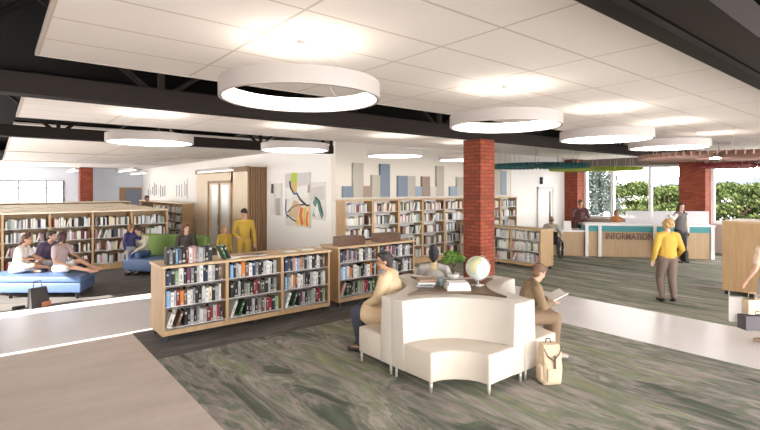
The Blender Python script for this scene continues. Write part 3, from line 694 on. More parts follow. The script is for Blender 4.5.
# ------------------------------------------------------------------ information desk
P0 = Vector((15.12, 7.83, 0)); P1 = Vector((17.53, 4.93, 0)); dv = (P1-P0); LD = dv.length; ang = math.atan2(dv.y, dv.x)
TEAL = mat('teal_band', (.035, .27, .29), .5)
t = thing('information_desk', 'white, teal and oak reception desk lettered INFORMATION', 'reception desk', (P0.x, P0.y, 0), ang)
MB().box(0, LD, .02, .72, .0, .83).build('desk_front', DESKW, t)
MB().box(.0, LD, .0, .7, .83, 1.02).build('teal_band', TEAL, t)
MB().box(-.03, LD+.05, -.04, .78, 1.02, 1.075).build('counter_top', WHITE, t)
for x in (0., .40, 2.05, LD-.06): MB().box(x-.02, x+.08, -.03, .0, 0, 1.02).build('white_post', WHITE, t)
sc = MB().box(1.3, LD-.0, .30, .31, 1.075, 1.50); sc.build('privacy_screen', mat('acrylic_screen', (.86, .84, .88), .5, alpha=.55), t)
tx = bpy.data.curves.new('lettering', 'FONT'); tx.body = 'INFORMATION'; tx.size = .31; tx.extrude = .008; tx.offset = .001
to = bpy.data.objects.new('lettering', tx); C.objects.link(to); to.parent = t; to.location = (.60, -.012, .575); to.rotation_euler = (PI/2, 0, 0)
tx.materials.append(mat('sign_bronze', (.16, .09, .06), .5)); TEXTO = to
t = thing('low_counter', 'lower oak counter with white top beside the man in the wheelchair', 'counter', (P0.x, P0.y, 0), ang)
MB().box(-1.0, -.04, .05, .7, .0, .80).build('counter_body', DESKW, t)
MB().box(-1.15, -.035, -.03, .78, .80, .85).build('counter_top', WHITE, t)
wb = thing('paper_bag', 'white paper bag standing on the low counter beside the man in plaid', 'bag', (14.80, 8.30, .85), ang)
MB().add([(-.12,-.07,0),(.12,-.07,0),(.12,.07,0),(-.12,.07,0),(-.11,-.04,.3),(.11,-.04,.3),(.11,.04,.3),(-.11,.04,.3)], [(3,2,1,0),(4,5,6,7),(0,1,5,4),(1,2,6,5),(2,3,7,6),(3,0,4,7)]).build('bag_body', WHITE, wb)

# ------------------------------------------------------------------ lounge seating
BLUE = mat('blue_vinyl', (.075, .13, .26), .5); BLUED = mat('blue_vinyl_base', (.07, .12, .24), .5)
GREEN = mat('green_felt', (.17, .26, .07), .8)
t = thing('hexagonal_ottoman', 'large blue hexagonal ottoman with three people sitting on it', 'ottoman', (.85, 12.3, 0))
HXP = [(.52, -1.02), (.90, -.2), (.52, .72), (-.4, 1.0), (-1.1, .6), (-.65, -.08)]
hx = lambda r: [(x*r, y*r) for x, y in HXP]
bevel(MB().prism(hx(.985), .12, .32).build('base', BLUED, t), .02); bevel(MB().prism(hx(1.0), .325, .45).build('cushion', BLUE, t), .03)
for x, y in hx(.9): MB().box(x-.03, x+.03, y-.03, y+.03, .006, .13).build('foot', DARK, t)
# curved green/blue sofa: runs across the view
dirv = Vector((1.1, -1.7, 0)).normalized(); sa_ = math.atan2(dirv.y, dirv.x)
t = thing('lounge_sofa', 'blue seated sofa with tall lime green backrest behind the front bookcase', 'sofa', (3.1, 14.3, 0), sa_)
bevel(MB().box(.2, 2.2, -.75, .0, .12, .44).build('seat', BLUE, t), .04)
bk = [(x, .02+.18*math.sin(PI*(x+.1)/2.3)) for x in [-.1+2.3*i/14 for i in range(15)]]
bevel(MB().prism(bk+[(x, y+.22) for x, y in bk[::-1]], .12, .98).build('backrest', GREEN, t), .06)
for x in (.28, 2.1):
    for y in (-.68, .1): MB().tube((x, y, .006), (x, y, .13), .02).build('foot', DARK, t)
t = thing('canister', 'small white canister on the front bookcase, before the child in mustard', 'container', (2.93, 7.80, 1.121))
MB().lathe([(0, .0), (.045, .0), (.048, .11), (0, .11)], n=24).build('canister_body', WHITE, t)
MB().lathe([(0, .11), (.05, .11), (.05, .125), (0, .13)], n=24).build('lid', SHELF, t)
t = thing('tote_bag', 'black and brown tote bag leaning against the blue ottoman', 'bag', (.66, 11.02, .006), .5)
MB().add([(-.17,-.07,0),(.17,-.07,0),(.17,.07,0),(-.17,.07,0),(-.15,.01,.36),(.15,.01,.36),(.15,.07,.36),(-.15,.07,.36)], [(3,2,1,0),(4,5,6,7),(0,1,5,4),(1,2,6,5),(2,3,7,6),(3,0,4,7)]).build('bag_body', mat('black_canvas', (.035, .03, .03), .8), t)
MB().box(.0, .175, -.08, -.07, .0, .09).build('trim_patch', mat('tan_leather', (.38, .13, .06), .6), t)
b = MB(); pts = [(-.08, .04, .36), (-.06, .05, .48), (.06, .05, .48), (.08, .04, .36)]
for p, q in zip(pts, pts[1:]): b.tube(p, q, .008, n=6)
b.build('strap', STRAP, t)
t = thing('handbag', 'dark navy rounded handbag on the blue ottoman behind the reclining woman', 'bag', (1.48, 12.45, .45), .2)
o = bevel(MB().box(-.17, .17, -.08, .08, 0, .2).build('bag_body', mat('navy_leather', (.025, .04, .09), .5), t), .06)
b = MB(); pts = [(-.1, 0, .19), (-.07, 0, .28), (.07, 0, .28), (.1, 0, .19)]
for p, q in zip(pts, pts[1:]): b.tube(p, q, .008, n=6)
b.build('strap', STRAP, t)

# ------------------------------------------------------------------ people
SKIN = {'light': (.62, .38, .27), 'tan': (.50, .27, .17), 'brown': (.30, .15, .09), 'pale': (.70, .47, .36)}
def V(*a): return Vector(a)
def stand(h=1.7):
    s = h/1.75
    J = dict(pelvis=V(0,0,.96), waist=V(0,0,1.10), chest=V(0,0,1.31), neck=V(-.01,0,1.46), head=V(.015,0,1.625))
    for sd, y in (('L', 1), ('R', -1)):
        J['sh'+sd]=V(0,y*.18,1.41); J['el'+sd]=V(-.03,y*.235,1.13); J['wr'+sd]=V(.03,y*.25,.89)
        J['hip'+sd]=V(0,y*.09,.93); J['kn'+sd]=V(.02,y*.10,.51); J['an'+sd]=V(-.02,y*.10,.09); J['to'+sd]=V(.15,y*.12,.03)
    return {k: v*s for k, v in J.items()}, s
def sit(h=1.7, seat=.45, lean=0.):
    s = h/1.75
    J = dict(pelvis=V(0,0,.11), waist=V(0,0,.24), chest=V(0,0,.45), neck=V(.0,0,.60), head=V(.03,0,.765))
    for sd, y in (('L', 1), ('R', -1)): J['sh'+sd]=V(0,y*.18,.555); J['el'+sd]=V(.05,y*.24,.28); J['wr'+sd]=V(.27,y*.17,.20)
    c, sn = math.cos(lean), math.sin(lean)
    for k in J: v = J[k]; J[k] = V(v.x*c+v.z*sn, v.y, v.z*c-v.x*sn)
    for sd, y in (('L', 1), ('R', -1)):
        J['hip'+sd]=V(.0,y*.09,.09); J['kn'+sd]=V(.43,y*.11,.10); J['an'+sd]=V(.44,y*.11,-.345/s*(seat/.45)); J['to'+sd]=V(.60,y*.13,-.41/s*(seat/.45))
    J = {k: v*s for k, v in J.items()}
    for v in J.values(): v.z += seat
    for sd in 'LR':
        J['an'+sd].z = .10; J['to'+sd].z = .04
    return J, s
def person(lb, x, y, face, J, s, skin='light', hair=((.05,.03,.02), 'short'), top=((.5,.5,.5), 'long'), legs=((.1,.1,.1), 'long'), shoes=(.04,.04,.04), headdir=None, vox=.012, z=0., bulk=1., collar=None, hem=0., group=None, fem=False, extra=None):
    t = thing('person', lb, 'person', (x, y, z), face, group)
    B = MB(); q = s*bulk; yv = (0, 1, 0)
    sk = mat('skin_'+skin, SKIN[skin], .5)
    hd = headdir if headdir is not None else V(1, 0, 0); hd = Vector(hd).normalized()
    HR = hd.to_track_quat('X', 'Z').to_matrix(); HM = Matrix.Translation(J['head']) @ HR.to_4x4() @ Matrix.Scale(s, 4)
    # torso
    shl = (J['shL']-J['shR']).normalized()
    B.cap(J['pelvis'], J['waist'], .145*q, .125*q, shl, .72); B.cap(J['waist'], J['chest'], .125*q, .155*q, shl, .68); B.cap(J['chest'], J['chest'].lerp(J['neck'], .55), .15*q, .11*q, shl, .62)
    B.cap(J['neck']-V(0,0,.02), J['head']-V(0,0,.05)*s, .053*s, .05*s)
    for sd in 'LR':
        B.cap(J['neck'].lerp(J['sh'+sd], .35), J['sh'+sd], .055*q, .052*q)
        B.cap(J['sh'+sd], J['el'+sd], .047*q, .037*q); B.cap(J['el'+sd], J['wr'+sd], .037*q, .025*s)
        B.cap(J['hip'+sd], J['kn'+sd], .082*q, .054*q); B.cap(J['kn'+sd], J['an'+sd], .054*q, .036*s); B.cap(J['an'+sd]-V(0,0,.03)*s, J['to'+sd], .036*s, .03*s)
        # hand
        w = J['wr'+sd]; hdv = J.get('hand'+sd); f = (hdv-w).normalized() if hdv is not None else (J['wr'+sd]-J['el'+sd]).normalized()
        sidev = f.cross(V(0,0,1)); sidev = sidev.normalized() if sidev.length > .3 else V(1,0,0)
        up = sidev.cross(f)
        B.cap(w+f*.02*s, w+f*.075*s, .030*s, .034*s, sidev, .5)
        for k in range(4):
            o_ = (k-1.5)*.019*s; L = (.058, .068, .064, .05)[k]*s
            a = w+f*.08*s+sidev*o_; b_ = a+f*L*.55-up*.006*s; c_ = b_+f*L*.45-up*.022*s
            B.cap(a, b_, .0095*s, .009*s, n=8); B.cap(b_, c_, .009*s, .0075*s, n=8)
        sg = 1 if (sidev.dot(V(1,0,0)) > 0) else -1
        a = w+f*.035*s+sidev*sg*.028*s; b_ = a+f*.035*s+sidev*sg*.022*s-up*.008*s; B.cap(a, b_, .012*s, .010*s, n=8); B.cap(b_, b_+f*.028*s, .010*s, .008*s, n=8)
    # head
    B.ell((-.008, 0, .025), (.095, .074, .10), HM); B.ell((.025, 0, -.045), (.062, .054, .068), HM); B.ell((.088, 0, -.012), (.022, .014, .026), HM, n=8, m=6)
    B.ell((0, .076, -.005), (.018, .010, .03), HM, n=8, m=6); B.ell((0, -.076, -.005), (.018, .010, .03), HM, n=8, m=6); B.ell((.07, 0, -.085), (.022, .026, .02), HM, n=8, m=6)
    o = B.build('body', sk, t); rem(o, vox)
    eb = mat('eye_dark', (.02, .015, .01), .2)
    for yy in (.03, -.03): MB().ell((.083, yy, .012), (.008, .012, .007), HM, n=8, m=6).build('eye', eb, o)
    MB().ell((.084, 0, -.052), (.010, .022, .006), HM, n=8, m=6).build('mouth', mat('lips', (.42, .14, .11), .5), o)
    # hair
    hc, hs = hair; Hh = MB(); hm = mat('hair_%.2f_%.2f_%.2f' % hc, hc, .6, bump=.3, bscale=90)
    if hs == 'curly':
        Hh.ell((-.025, 0, .035), (.112, .1, .108), HM)
        rr = random.Random(3)
        for _ in range(70):
            a = rr.uniform(0, 2*PI); e = rr.uniform(-.6, 1.4); p = (-.03+.108*math.cos(e)*math.cos(a), .098*math.cos(e)*math.sin(a), .035+.105*math.sin(e))
            if p[0] < .055: Hh.ell(p, (.024, .024, .024), HM, n=8, m=6)
    elif hs == 'bald': Hh.ell((-.03, 0, -.0), (.07, .079, .055), HM)
    else:
        Hh.ell((-.022, 0, .04), (.100, .084, .098), HM); Hh.ell((-.045, 0, -.01), (.07, .078, .08), HM)
        Hh.ell((.045, 0, .098), (.045, .06, .03), HM)
        if hs == 'long':
            for yy in (.05, -.05, 0): Hh.cap((-.05, yy, .0), (-.065, yy*1.5, -.24), .045, .04, M=HM)
            for yy in (.07, -.07): Hh.cap((.01, yy, .03), (-.0, yy*1.2, -.2), .025, .03, M=HM)
        if hs == 'bob':
            for yy in (.065, -.065): Hh.cap((-.02, yy, .03), (-.02, yy*1.1, -.1), .035, .03, M=HM)
        if hs == 'bun': Hh.ell((-.06, 0, .125), (.055, .055, .05), HM); Hh.cap((-.07, 0, -.0), (-.06, 0, -.08), .055, .035, M=HM)
        if hs == 'pony': Hh.cap((-.1, 0, .04), (-.14, 0, -.15), .03, .018, M=HM)
    rem(Hh.build('hair', hm, t), max(vox*.8, .008))
    # top
    if top:
        tc_, ts = top; T = MB(); g = .016*s
        T.cap(J['waist'], J['chest'], .135*q+g, .158*q+g, shl, .72); T.cap(J['chest'], J['chest'].lerp(J['neck'], .6), .155*q+g, .105*q+g, shl, .64)
        T.cap(J['waist'], J['waist'].lerp(J['pelvis'], .6+hem), .135*q+g, (.148+hem*.02)*q+g, shl, .76)
        for sd in 'LR':
            T.cap(J['neck'].lerp(J['sh'+sd], .4), J['sh'+sd], .055*q+g*.6, .055*q+g*.6)
            if ts == 'long': T.cap(J['sh'+sd], J['el'+sd], .053*q+g, .044*q+g*.8); T.cap(J['el'+sd], J['wr'+sd], .044*q+g*.8, .030*s+g*.7)
            elif ts == 'short': T.cap(J['sh'+sd], J['sh'+sd].lerp(J['el'+sd], .65), .053*q+g, .05*q+g)
        if hem > .5:
            for sd in 'LR': T.cap(J['hip'+sd]+V(-.03, 0, -.0), J['hip'+sd].lerp(J['kn'+sd], .62), .135*q, .12*q)
        tm = tc_ if not isinstance(tc_, tuple) else mat('cloth_%.2f_%.2f_%.2f' % tc_, tc_, .85, bump=.15, bscale=25)
        rem(T.build('shirt' if hem <= .3 else 'jacket', tm, t), vox, 6)
        if ts == 'vest':
            T = MB()
            for sd in 'LR': T.cap(J['sh'+sd], J['el'+sd], .047*q+g, .04*q+g*.8); T.cap(J['el'+sd], J['wr'+sd], .04*q+g*.8, .030*s+g*.6)
            rem(T.build('sleeves', mat('cloth_white', (.72, .68, .62), .85), t), vox)
    if collar:
        T = MB(); T.cap(J['neck']-V(0,0,.035)*s, J['neck']+V(0,0,.012)*s, .088*s, .068*s, shl, .85); rem(T.build('collar', mat('cloth_%.2f_%.2f_%.2f' % collar, collar, .85), t), vox)
    if legs:
        lc, ls = legs; T = MB(); g = .014*s
        T.cap(J['pelvis'], J['pelvis'].lerp(J['waist'], .45), .148*q+g*.6, .135*q+g*.6, shl, .76)
        for sd in 'LR':
            T.cap(J['pelvis'].lerp(J['hip'+sd], .5), J['hip'+sd], .09*q+g, .09*q+g)
            if ls == 'long': T.cap(J['hip'+sd], J['kn'+sd], .09*q+g, .062*q+g); T.cap(J['kn'+sd], J['an'+sd].lerp(J['kn'+sd], .06), .062*q+g, .048*s+g*.8)
            else: T.cap(J['hip'+sd], J['hip'+sd].lerp(J['kn'+sd], .55), .09*q+g, .085*q+g)
        rem(T.build('trousers' if ls == 'long' else 'shorts', mat('cloth_%.2f_%.2f_%.2f' % lc, lc, .85, bump=.15, bscale=25), t), vox, 6)
    if shoes:
        sm = mat('shoe_%.2f_%.2f_%.2f' % shoes, shoes, .5)
        for sd in 'LR':
            a = J['an'+sd]; b_ = J['to'+sd]; f = (b_-a); f.z = 0; f = f.normalized() if f.length > .01 else V(1,0,0)
            T = MB(); T.cap(a-V(0,0,.045)*s-f*.02*s, b_, .045*s, .036*s, f.cross(V(0,0,1)), .85); rem(T.build('shoe', sm, t), .010)
    return t
def rem(o, vox, it=4):
    md = o.modifiers.new('r', 'REMESH'); md.mode = 'VOXEL'; md.voxel_size = vox; md.use_smooth_shade = True
    if it: m2 = o.modifiers.new('s', 'SMOOTH'); m2.factor = .5; m2.iterations = it
    BAKE.append(o)

ax = lambda vx, vy: math.atan2(vy, vx)
# man in cream jacket, seated left
J, s = sit(1.80, .45, .16)
for sd, y_ in (('L', 1), ('R', -1)): J['el'+sd] = V(.16, y_*.27, .78); J['wr'+sd] = V(.38, y_*.13, .66)
J['knL'] += V(.06, .04, 0); J['knR'] += V(.06, 0, 0); J['anR'] += V(0, 0, 0)
for k in ('chest', 'neck', 'head', 'shL', 'shR'): J[k].z += .02
person('seated man in a cream jacket and dark jeans on the left sofa, seen from behind', 4.23, 4.87, ax(-.52, .86), J, s, 'tan', ((.035, .028, .028), 'short'), ((.70, .54, .35), 'long'), ((.055, .06, .09), 'long'), (.03, .03, .035), V(1, .55, -.1), vox=.008, bulk=1.25, collar=(.62, .46, .26), hem=.75)
# woman with bun behind
J, s = sit(1.76, .45, -.04)
for sd, y_ in (('L', 1), ('R', -1)): J['el'+sd] = V(.10, y_*.27, .74); J['wr'+sd] = V(.33, y_*.14, .66)
person('woman with a dark hair bun and grey top sitting on the rear sofa facing away', 5.29, 5.17, ax(.80, .60), J, s, 'tan', ((.022, .018, .024), 'bun'), ((.50, .46, .44), 'long'), ((.12, .12, .14), 'long'), (.05, .05, .05), V(1, 0, .15), vox=.009, bulk=.9, collar=(.66, .52, .30))
# reader in brown
J, s = sit(1.62, .45, .30)
for sd, y_ in (('L', 1), ('R', -1)): J['el'+sd] = V(.20, y_*.24, .72); J['wr'+sd] = V(.37, y_*.12, .74)
for sd in 'LR': J['kn'+sd].x += .02; J['an'+sd].x += .0; J['to'+sd].x += .0
person('person in brown jacket and trousers reading on the right sofa', 5.47, 3.72, ax(.80, -.62), J, s, 'light', ((.16, .085, .05), 'short'), ((.235, .16, .095), 'long'), ((.25, .17, .11), 'long'), (.45, .42, .40), V(1, 0, -.55), vox=.008, bulk=1.15, collar=(.20, .13, .08), hem=.2)
bk = thing('open_book', 'open white book held by the person in brown on the right sofa', 'book', (5.86, 3.42, .79), ax(.80, -.62))
bk.rotation_euler = (0, -.45, ax(.80, -.62))
for sg in (1, -1):
    MB().add([(-.11, 0, 0), (.11, 0, 0), (.11, sg*.15, .03), (-.11, sg*.15, .03), (-.11, 0, .012), (.11, 0, .012), (.11, sg*.15, .042), (-.11, sg*.15, .042)], [(0,1,2,3),(4,5,6,7),(0,1,5,4),(1,2,6,5),(2,3,7,6),(3,0,4,7)]).build('page_block', WHITE, bk)
# woman in yellow walking to the desk
J, s = stand(1.62)
J['knL'] += V(.10, 0, .0); J['anL'] += V(.03, 0, .0); J['toL'] += V(.03, 0, 0); J['knR'] += V(-.0, 0, 0); J['anR'] += V(-.10, .03, .03); J['toR'] += V(-.11, .03, 0)
J['elL'] += V(-.02, .03, 0); J['elR'] += V(-.02, -.03, 0); J['wrL'] += V(.0, .03, 0); J['wrR'] += V(.12, -.02, .05)
person('walking woman with curly blond hair, yellow jumper and brown trousers, seen from behind', 10.34, 3.68, ax(.70, .714), J, s, 'light', ((.46, .29, .12), 'curly'), ((.62, .40, .07), 'long'), ((.20, .145, .12), 'long'), (.03, .025, .025), vox=.009, bulk=1.16, hem=.15)
t = thing('shoulder_bag', 'small black shoulder bag at the right hip of the woman in yellow', 'bag', (10.56, 3.46, .80), .75)
bevel(MB().box(-.11, .11, -.035, .035, 0, .22).build('bag_body', DARK, t), .02)
b = MB(); pts = [(-.1, 0, .2), (-.05, .02, .5), (.0, .05, .55), (.05, .02, .5), (.1, 0, .2)]
for p, q in zip(pts, pts[1:]): b.tube(p, q, .008, n=6)
b.build('strap', DARK, t)
# woman in grey vest at the desk
J, s = stand(1.80)
J['elR'] = V(.05, -.36, 1.32); J['wrR'] = V(.12, -.60, 1.42)
J['elL'] += V(0, .06, 0)
person('standing woman with long dark hair and grey vest in front of the information desk', 16.06, 5.36, ax(-.35, -.94), *(({k: v for k, v in J.items()}), s), skin='light', hair=((.07, .025, .015), 'long'), top=((.17, .15, .145), 'vest'), legs=((.05, .05, .06), 'long'), headdir=V(1, -.3, 0), vox=.012, bulk=1.12, hem=.3)
# man in plaid
PL = bpy.data.materials.new('plaid_red'); PL.use_nodes = True; nt = PL.node_tree; ck = nt.nodes.new('ShaderNodeTexChecker'); ck.inputs['Scale'].default_value = 16
ck.inputs['Color1'].default_value = (.17, .045, .045, 1); ck.inputs['Color2'].default_value = (.045, .025, .03, 1); tc = nt.nodes.new('ShaderNodeTexCoord'); nt.links.new(tc.outputs['Object'], ck.inputs['Vector']); nt.links.new(ck.outputs['Color'], nt.nodes['Principled BSDF'].inputs['Base Color'])
J, s = stand(1.84)
J['elL'] += V(.05, .03, 0); J['wrL'] = V(.25, .08, 1.08); J['elR'] += V(.05, -.03, 0); J['wrR'] = V(.25, -.08, 1.06)
t = person('man in a dark red plaid shirt standing behind the low counter', 15.99, 8.47, ax(-.9, -.45), J, s, 'tan', ((.03, .02, .018), 'short'), (PL, 'long'), ((.06, .06, .07), 'long'), headdir=V(1, .2, -.2), hem=.2)
T = MB().cap(J['chest']+V(.075, 0, .03), J['waist']+V(.075, 0, 0), .06, .055, V(0, 1, 0), .6); rem(T.build('undershirt', mat('cloth_offwhite', (.7, .66, .62), .9), t), .012)
# woman in orange behind desk
J, s = stand(1.50)
J['wrL'] = V(.24, .1, 1.0); J['wrR'] = V(.24, -.1, 1.0)
person('woman in an orange sleeveless top behind the information desk', 16.70, 7.55, ax(-.75, -.65), J, s, 'tan', ((.24, .09, .04), 'bob'), ((.62, .24, .10), 'none'), ((.1, .1, .1), 'long'), headdir=V(1, 0, -.1))
# wheelchair user
WX, WY = 13.90, 8.34; wf_ = ax(.95, .30)
J, s = sit(1.66, .50, .02)
for sd, y_ in (('L', 1), ('R', -1)): J['el'+sd] = V(.03, y_*.30, .80); J['wr'+sd] = V(.28, y_*.22, .78)
for sd in 'LR': J['an'+sd].z = .16; J['to'+sd].z = .11
person('man in a light khaki shirt sitting in the wheelchair, seen from behind', WX, WY, wf_, J, s, 'brown', ((.05, .03, .025), 'bald'), ((.42, .38, .32), 'long'), ((.12, .11, .11), 'long'), (.03, .03, .03), bulk=1.1)
t = thing('wheelchair', 'black manual wheelchair at the low counter', 'wheelchair', (WX, WY, .006), wf_)
def wheel(b, c, r, tr, sp):
    b.lathe([(r-tr, -tr*.7), (r, -tr*.5), (r, tr*.5), (r-tr, tr*.7)], n=32, closed=True, M=Matrix.Translation(c) @ Matrix.Rotation(PI/2, 4, 'X'))
for sd in (1, -1):
    b = MB(); wheel(b, (-.02, sd*.30, .30), .30, .03, 0); ty = b.build('tyre', DARK, t)
    b = MB(); wheel(b, (-.02, sd*.335, .30), .26, .012, 0)
    for k in range(12): a = 2*PI*k/12; b.tube((-.02, sd*.30, .30), (-.02+.27*math.cos(a), sd*.30, .30+.27*math.sin(a)), .003, n=4)
    b.build('push_rim', CHROME, ty)
    b = MB(); wheel(b, (.48, sd*.22, .07), .07, .025, 0); b.build('front_wheel', DARK, t)
    MB().tube((-.17, sd*.23, .45), (-.22, sd*.23, .95), .012).tube((-.22, sd*.23, .95), (-.30, sd*.23, .95), .014).tube((-.15, sd*.23, .45), (.38, sd*.23, .45), .012).tube((-.15, sd*.23, .68), (.20, sd*.23, .68), .014).tube((.20, sd*.23, .68), (.25, sd*.23, .45), .012).tube((.38, sd*.23, .45), (.48, sd*.22, .13), .012).tube((-.02, sd*.3, .3), (-.02, sd*.22, .45), .012).tube((.38, sd*.2, .45), (.52, sd*.15, .12), .01).build('frame', DARK, t)
    MB().box(.45, .62, sd*.15-.07, sd*.15+.07, .055, .07).build('footrest', DARK, t)
MB().box(-.14, .36, -.22, .22, .44, .47).build('seat', DARK, t); MB().box(-.23, -.20, -.22, .22, .50, .86).build('backrest', DARK, t)
# mustard pair
J, s = stand(1.73)
J['elR'] += V(.04, -.03, 0); J['wrR'] = V(.16, -.14, 1.05); J['wrL'] += V(.02, .02, 0)
MU = (.42, .27, .035)
person('adult in a mustard yellow top and trousers looking down at the child', 4.88, 11.40, ax(-.45, -.89), J, s, 'tan', ((.03, .018, .014), 'short'), (MU, 'long'), (MU, 'long'), (.5, .4, .3), V(1, -.4, -.6), hem=.1, bulk=.86)
J, s = stand(1.32)
person('child in a mustard yellow outfit standing beside the adult in mustard', 4.42, 11.52, ax(.2, -.98), J, s, 'tan', ((.28, .14, .07), 'bob'), (MU, 'long'), (MU, 'long'), (.5, .4, .3), V(1, .2, 0), hem=.2)
# three on the ottoman
def crossleg(h, lean=.1, twist=1):
    J, s = sit(h, .45, lean)
    J['knL'] = V(.34, .24, .60); J['anL'] = V(.40, -.10, .52); J['toL'] = V(.52, -.16, .49); J['knR'] = V(.42, -.2, .62); J['anR'] = V(.62, .06, .52); J['toR'] = V(.74, .1, .5)
    return J, s
J, s = crossleg(1.66, .25)
J['wrL'] = V(.45, .1, .72); J['wrR'] = V(.40, -.12, .75); J['elL'] = V(.22, .26, .78); J['elR'] = V(.22, -.24, .76)
person('young woman in a white t-shirt sitting cross-legged at left on the blue ottoman', .36, 12.70, ax(.9, -.43), J, s, 'tan', ((.09, .03, .02), 'pony'), ((.74, .70, .66), 'short'), ((.55, .55, .58), 'short'), None, V(1, 0, .0))
J, s = crossleg(1.75, .30)
J['elL'] = V(.2, .25, .75); J['wrL'] = V(.4, .1, .68)
person('young man in a dark purple t-shirt in the middle of the ottoman trio', .85, 13.05, ax(.6, -.8), J, s, 'light', ((.035, .02, .016), 'short'), ((.12, .09, .16), 'short'), ((.3, .3, .34), 'long'), (.6, .6, .6), V(1, .3, -.1))
J, s = sit(1.66, .45, .05)
J['knL'] = V(.40, .10, .68); J['anL'] = V(.70, .12, .52); J['toL'] = V(.84, .14, .50); J['knR'] = V(.42, -.10, .56); J['anR'] = V(.80, -.12, .50); J['toR'] = V(.94, -.1, .5)
J['elL'] = V(.10, .26, .78); J['wrL'] = V(.32, .2, .72)
person('woman in a dotted top and white shorts with legs stretched on the ottoman', 1.10, 12.28, ax(.72, -.70), J, s, 'tan', ((.05, .02, .015), 'bob'), ((.42, .33, .32), 'short'), ((.75, .75, .78), 'short'), None, V(.2, .9, -.1))
t = thing('shoe', 'dark shoe lying on the floor at the left edge before the ottoman', 'shoe', (.28, 11.05, 0), .4)
o = MB().cap((0, 0, .035), (.17, 0, .03), .038, .03, (0, 1, 0), .8).build('shoe_body', DARK, t)
# pair on the lounge sofa
J, s = sit(1.66, .44, .30)
J['elL'] = V(.3, .22, .74); J['wrL'] = V(.42, .05, .62); J['elR'] = V(.22, -.28, .80); J['wrR'] = V(.36, -.3, .9)
person('woman in a beige hooded jacket and jeans leaning on the lounge sofa', 3.12, 13.80, ax(-.75, -.66), J, s, 'light', ((.04, .025, .02), 'pony'), ((.50, .45, .36), 'long'), ((.08, .14, .27), 'long'), (.05, .03, .03), V(1, -.3, -.5), hem=.2)
J, s = stand(1.30)
J['elL'] = V(.12, .2, .86); J['wrL'] = V(.2, .1, 1.0)
person('child in a navy top standing close against the woman in the beige jacket', 2.76, 13.68, ax(.5, -.87), J, s, 'light', ((.22, .09, .04), 'bob'), ((.05, .05, .16), 'long'), ((.35, .38, .42), 'long'), (.05, .04, .04), V(1, .8, -.2))
J, s = sit(1.72, .44, .0)
person('person with long auburn hair and dark top seated against the green backrest', 3.88, 12.75, ax(-.3, -.95), J, s, 'light', ((.16, .06, .03), 'bob'), ((.07, .06, .05), 'long'), ((.1, .1, .12), 'long'), headdir=V(1, .7, -.1))
J, s = stand(1.93)
person('distant standing person with dark hair behind the low bookcases at far left', 5.05, 21.9, ax(.4, -.9), J, s, 'brown', ((.012, .01, .01), 'short'), ((.22, .15, .09), 'long'), ((.1, .1, .1), 'long'), vox=.014)
# person at right edge with bags
FL = noise_mat('floral_cloth', [(.4, (.78, .62, .50)), (.55, (.74, .50, .38)), (.6, (.80, .68, .56))], (14, 14, 14), rough=.9)
J, s = stand(1.70)
J['elL'] += V(.03, .04, 0); J['wrL'] = V(.10, .30, .92)
person('person in a peach floral shirt and grey shorts at the right edge of the picture', 8.69, 1.73, ax(-.5, -.86)+PI, J, s, 'light', ((.05, .022, .015), 'bob'), (FL, 'short'), ((.40, .40, .44), 'short'), (.6, .45, .36), headdir=V(1, .2, -.2), vox=.009)
def tote(x, y, z, w, d, h, m, lb, rz, handle=True, name='paper_shopping_bag'):
    t = thing(name, lb, 'bag', (x, y, z), rz)
    MB().box(-w/2, w/2, -d/2, d/2, 0, h).build('bag_body', m, t)
    for sy in (-d/2, d/2):
        b = MB(); pts = [(-w*.2, sy, h), (-w*.15, sy, h+.07), (w*.15, sy, h+.07), (w*.2, sy, h)]
        for p, q in zip(pts, pts[1:]): b.tube(p, q, .005, n=6)
        b.build('handle', m, t)
tote(8.47, 1.86, .46, .34, .14, .20, mat('cream_bag', (.76, .60, .42), .8), 'cream canvas bag carried low by the person at the right edge', -.66)
tote(8.42, 1.86, .24, .40, .16, .20, mat('grey_bag', (.11, .10, .11), .7), 'dark grey shopping bag below the cream one at the right edge', -.66)
tote(8.42, 2.02, .30, .10, .30, .36, mat('white_bag', (.78, .74, .72), .7), 'white paper bag behind the cream bag at the right edge', .2)

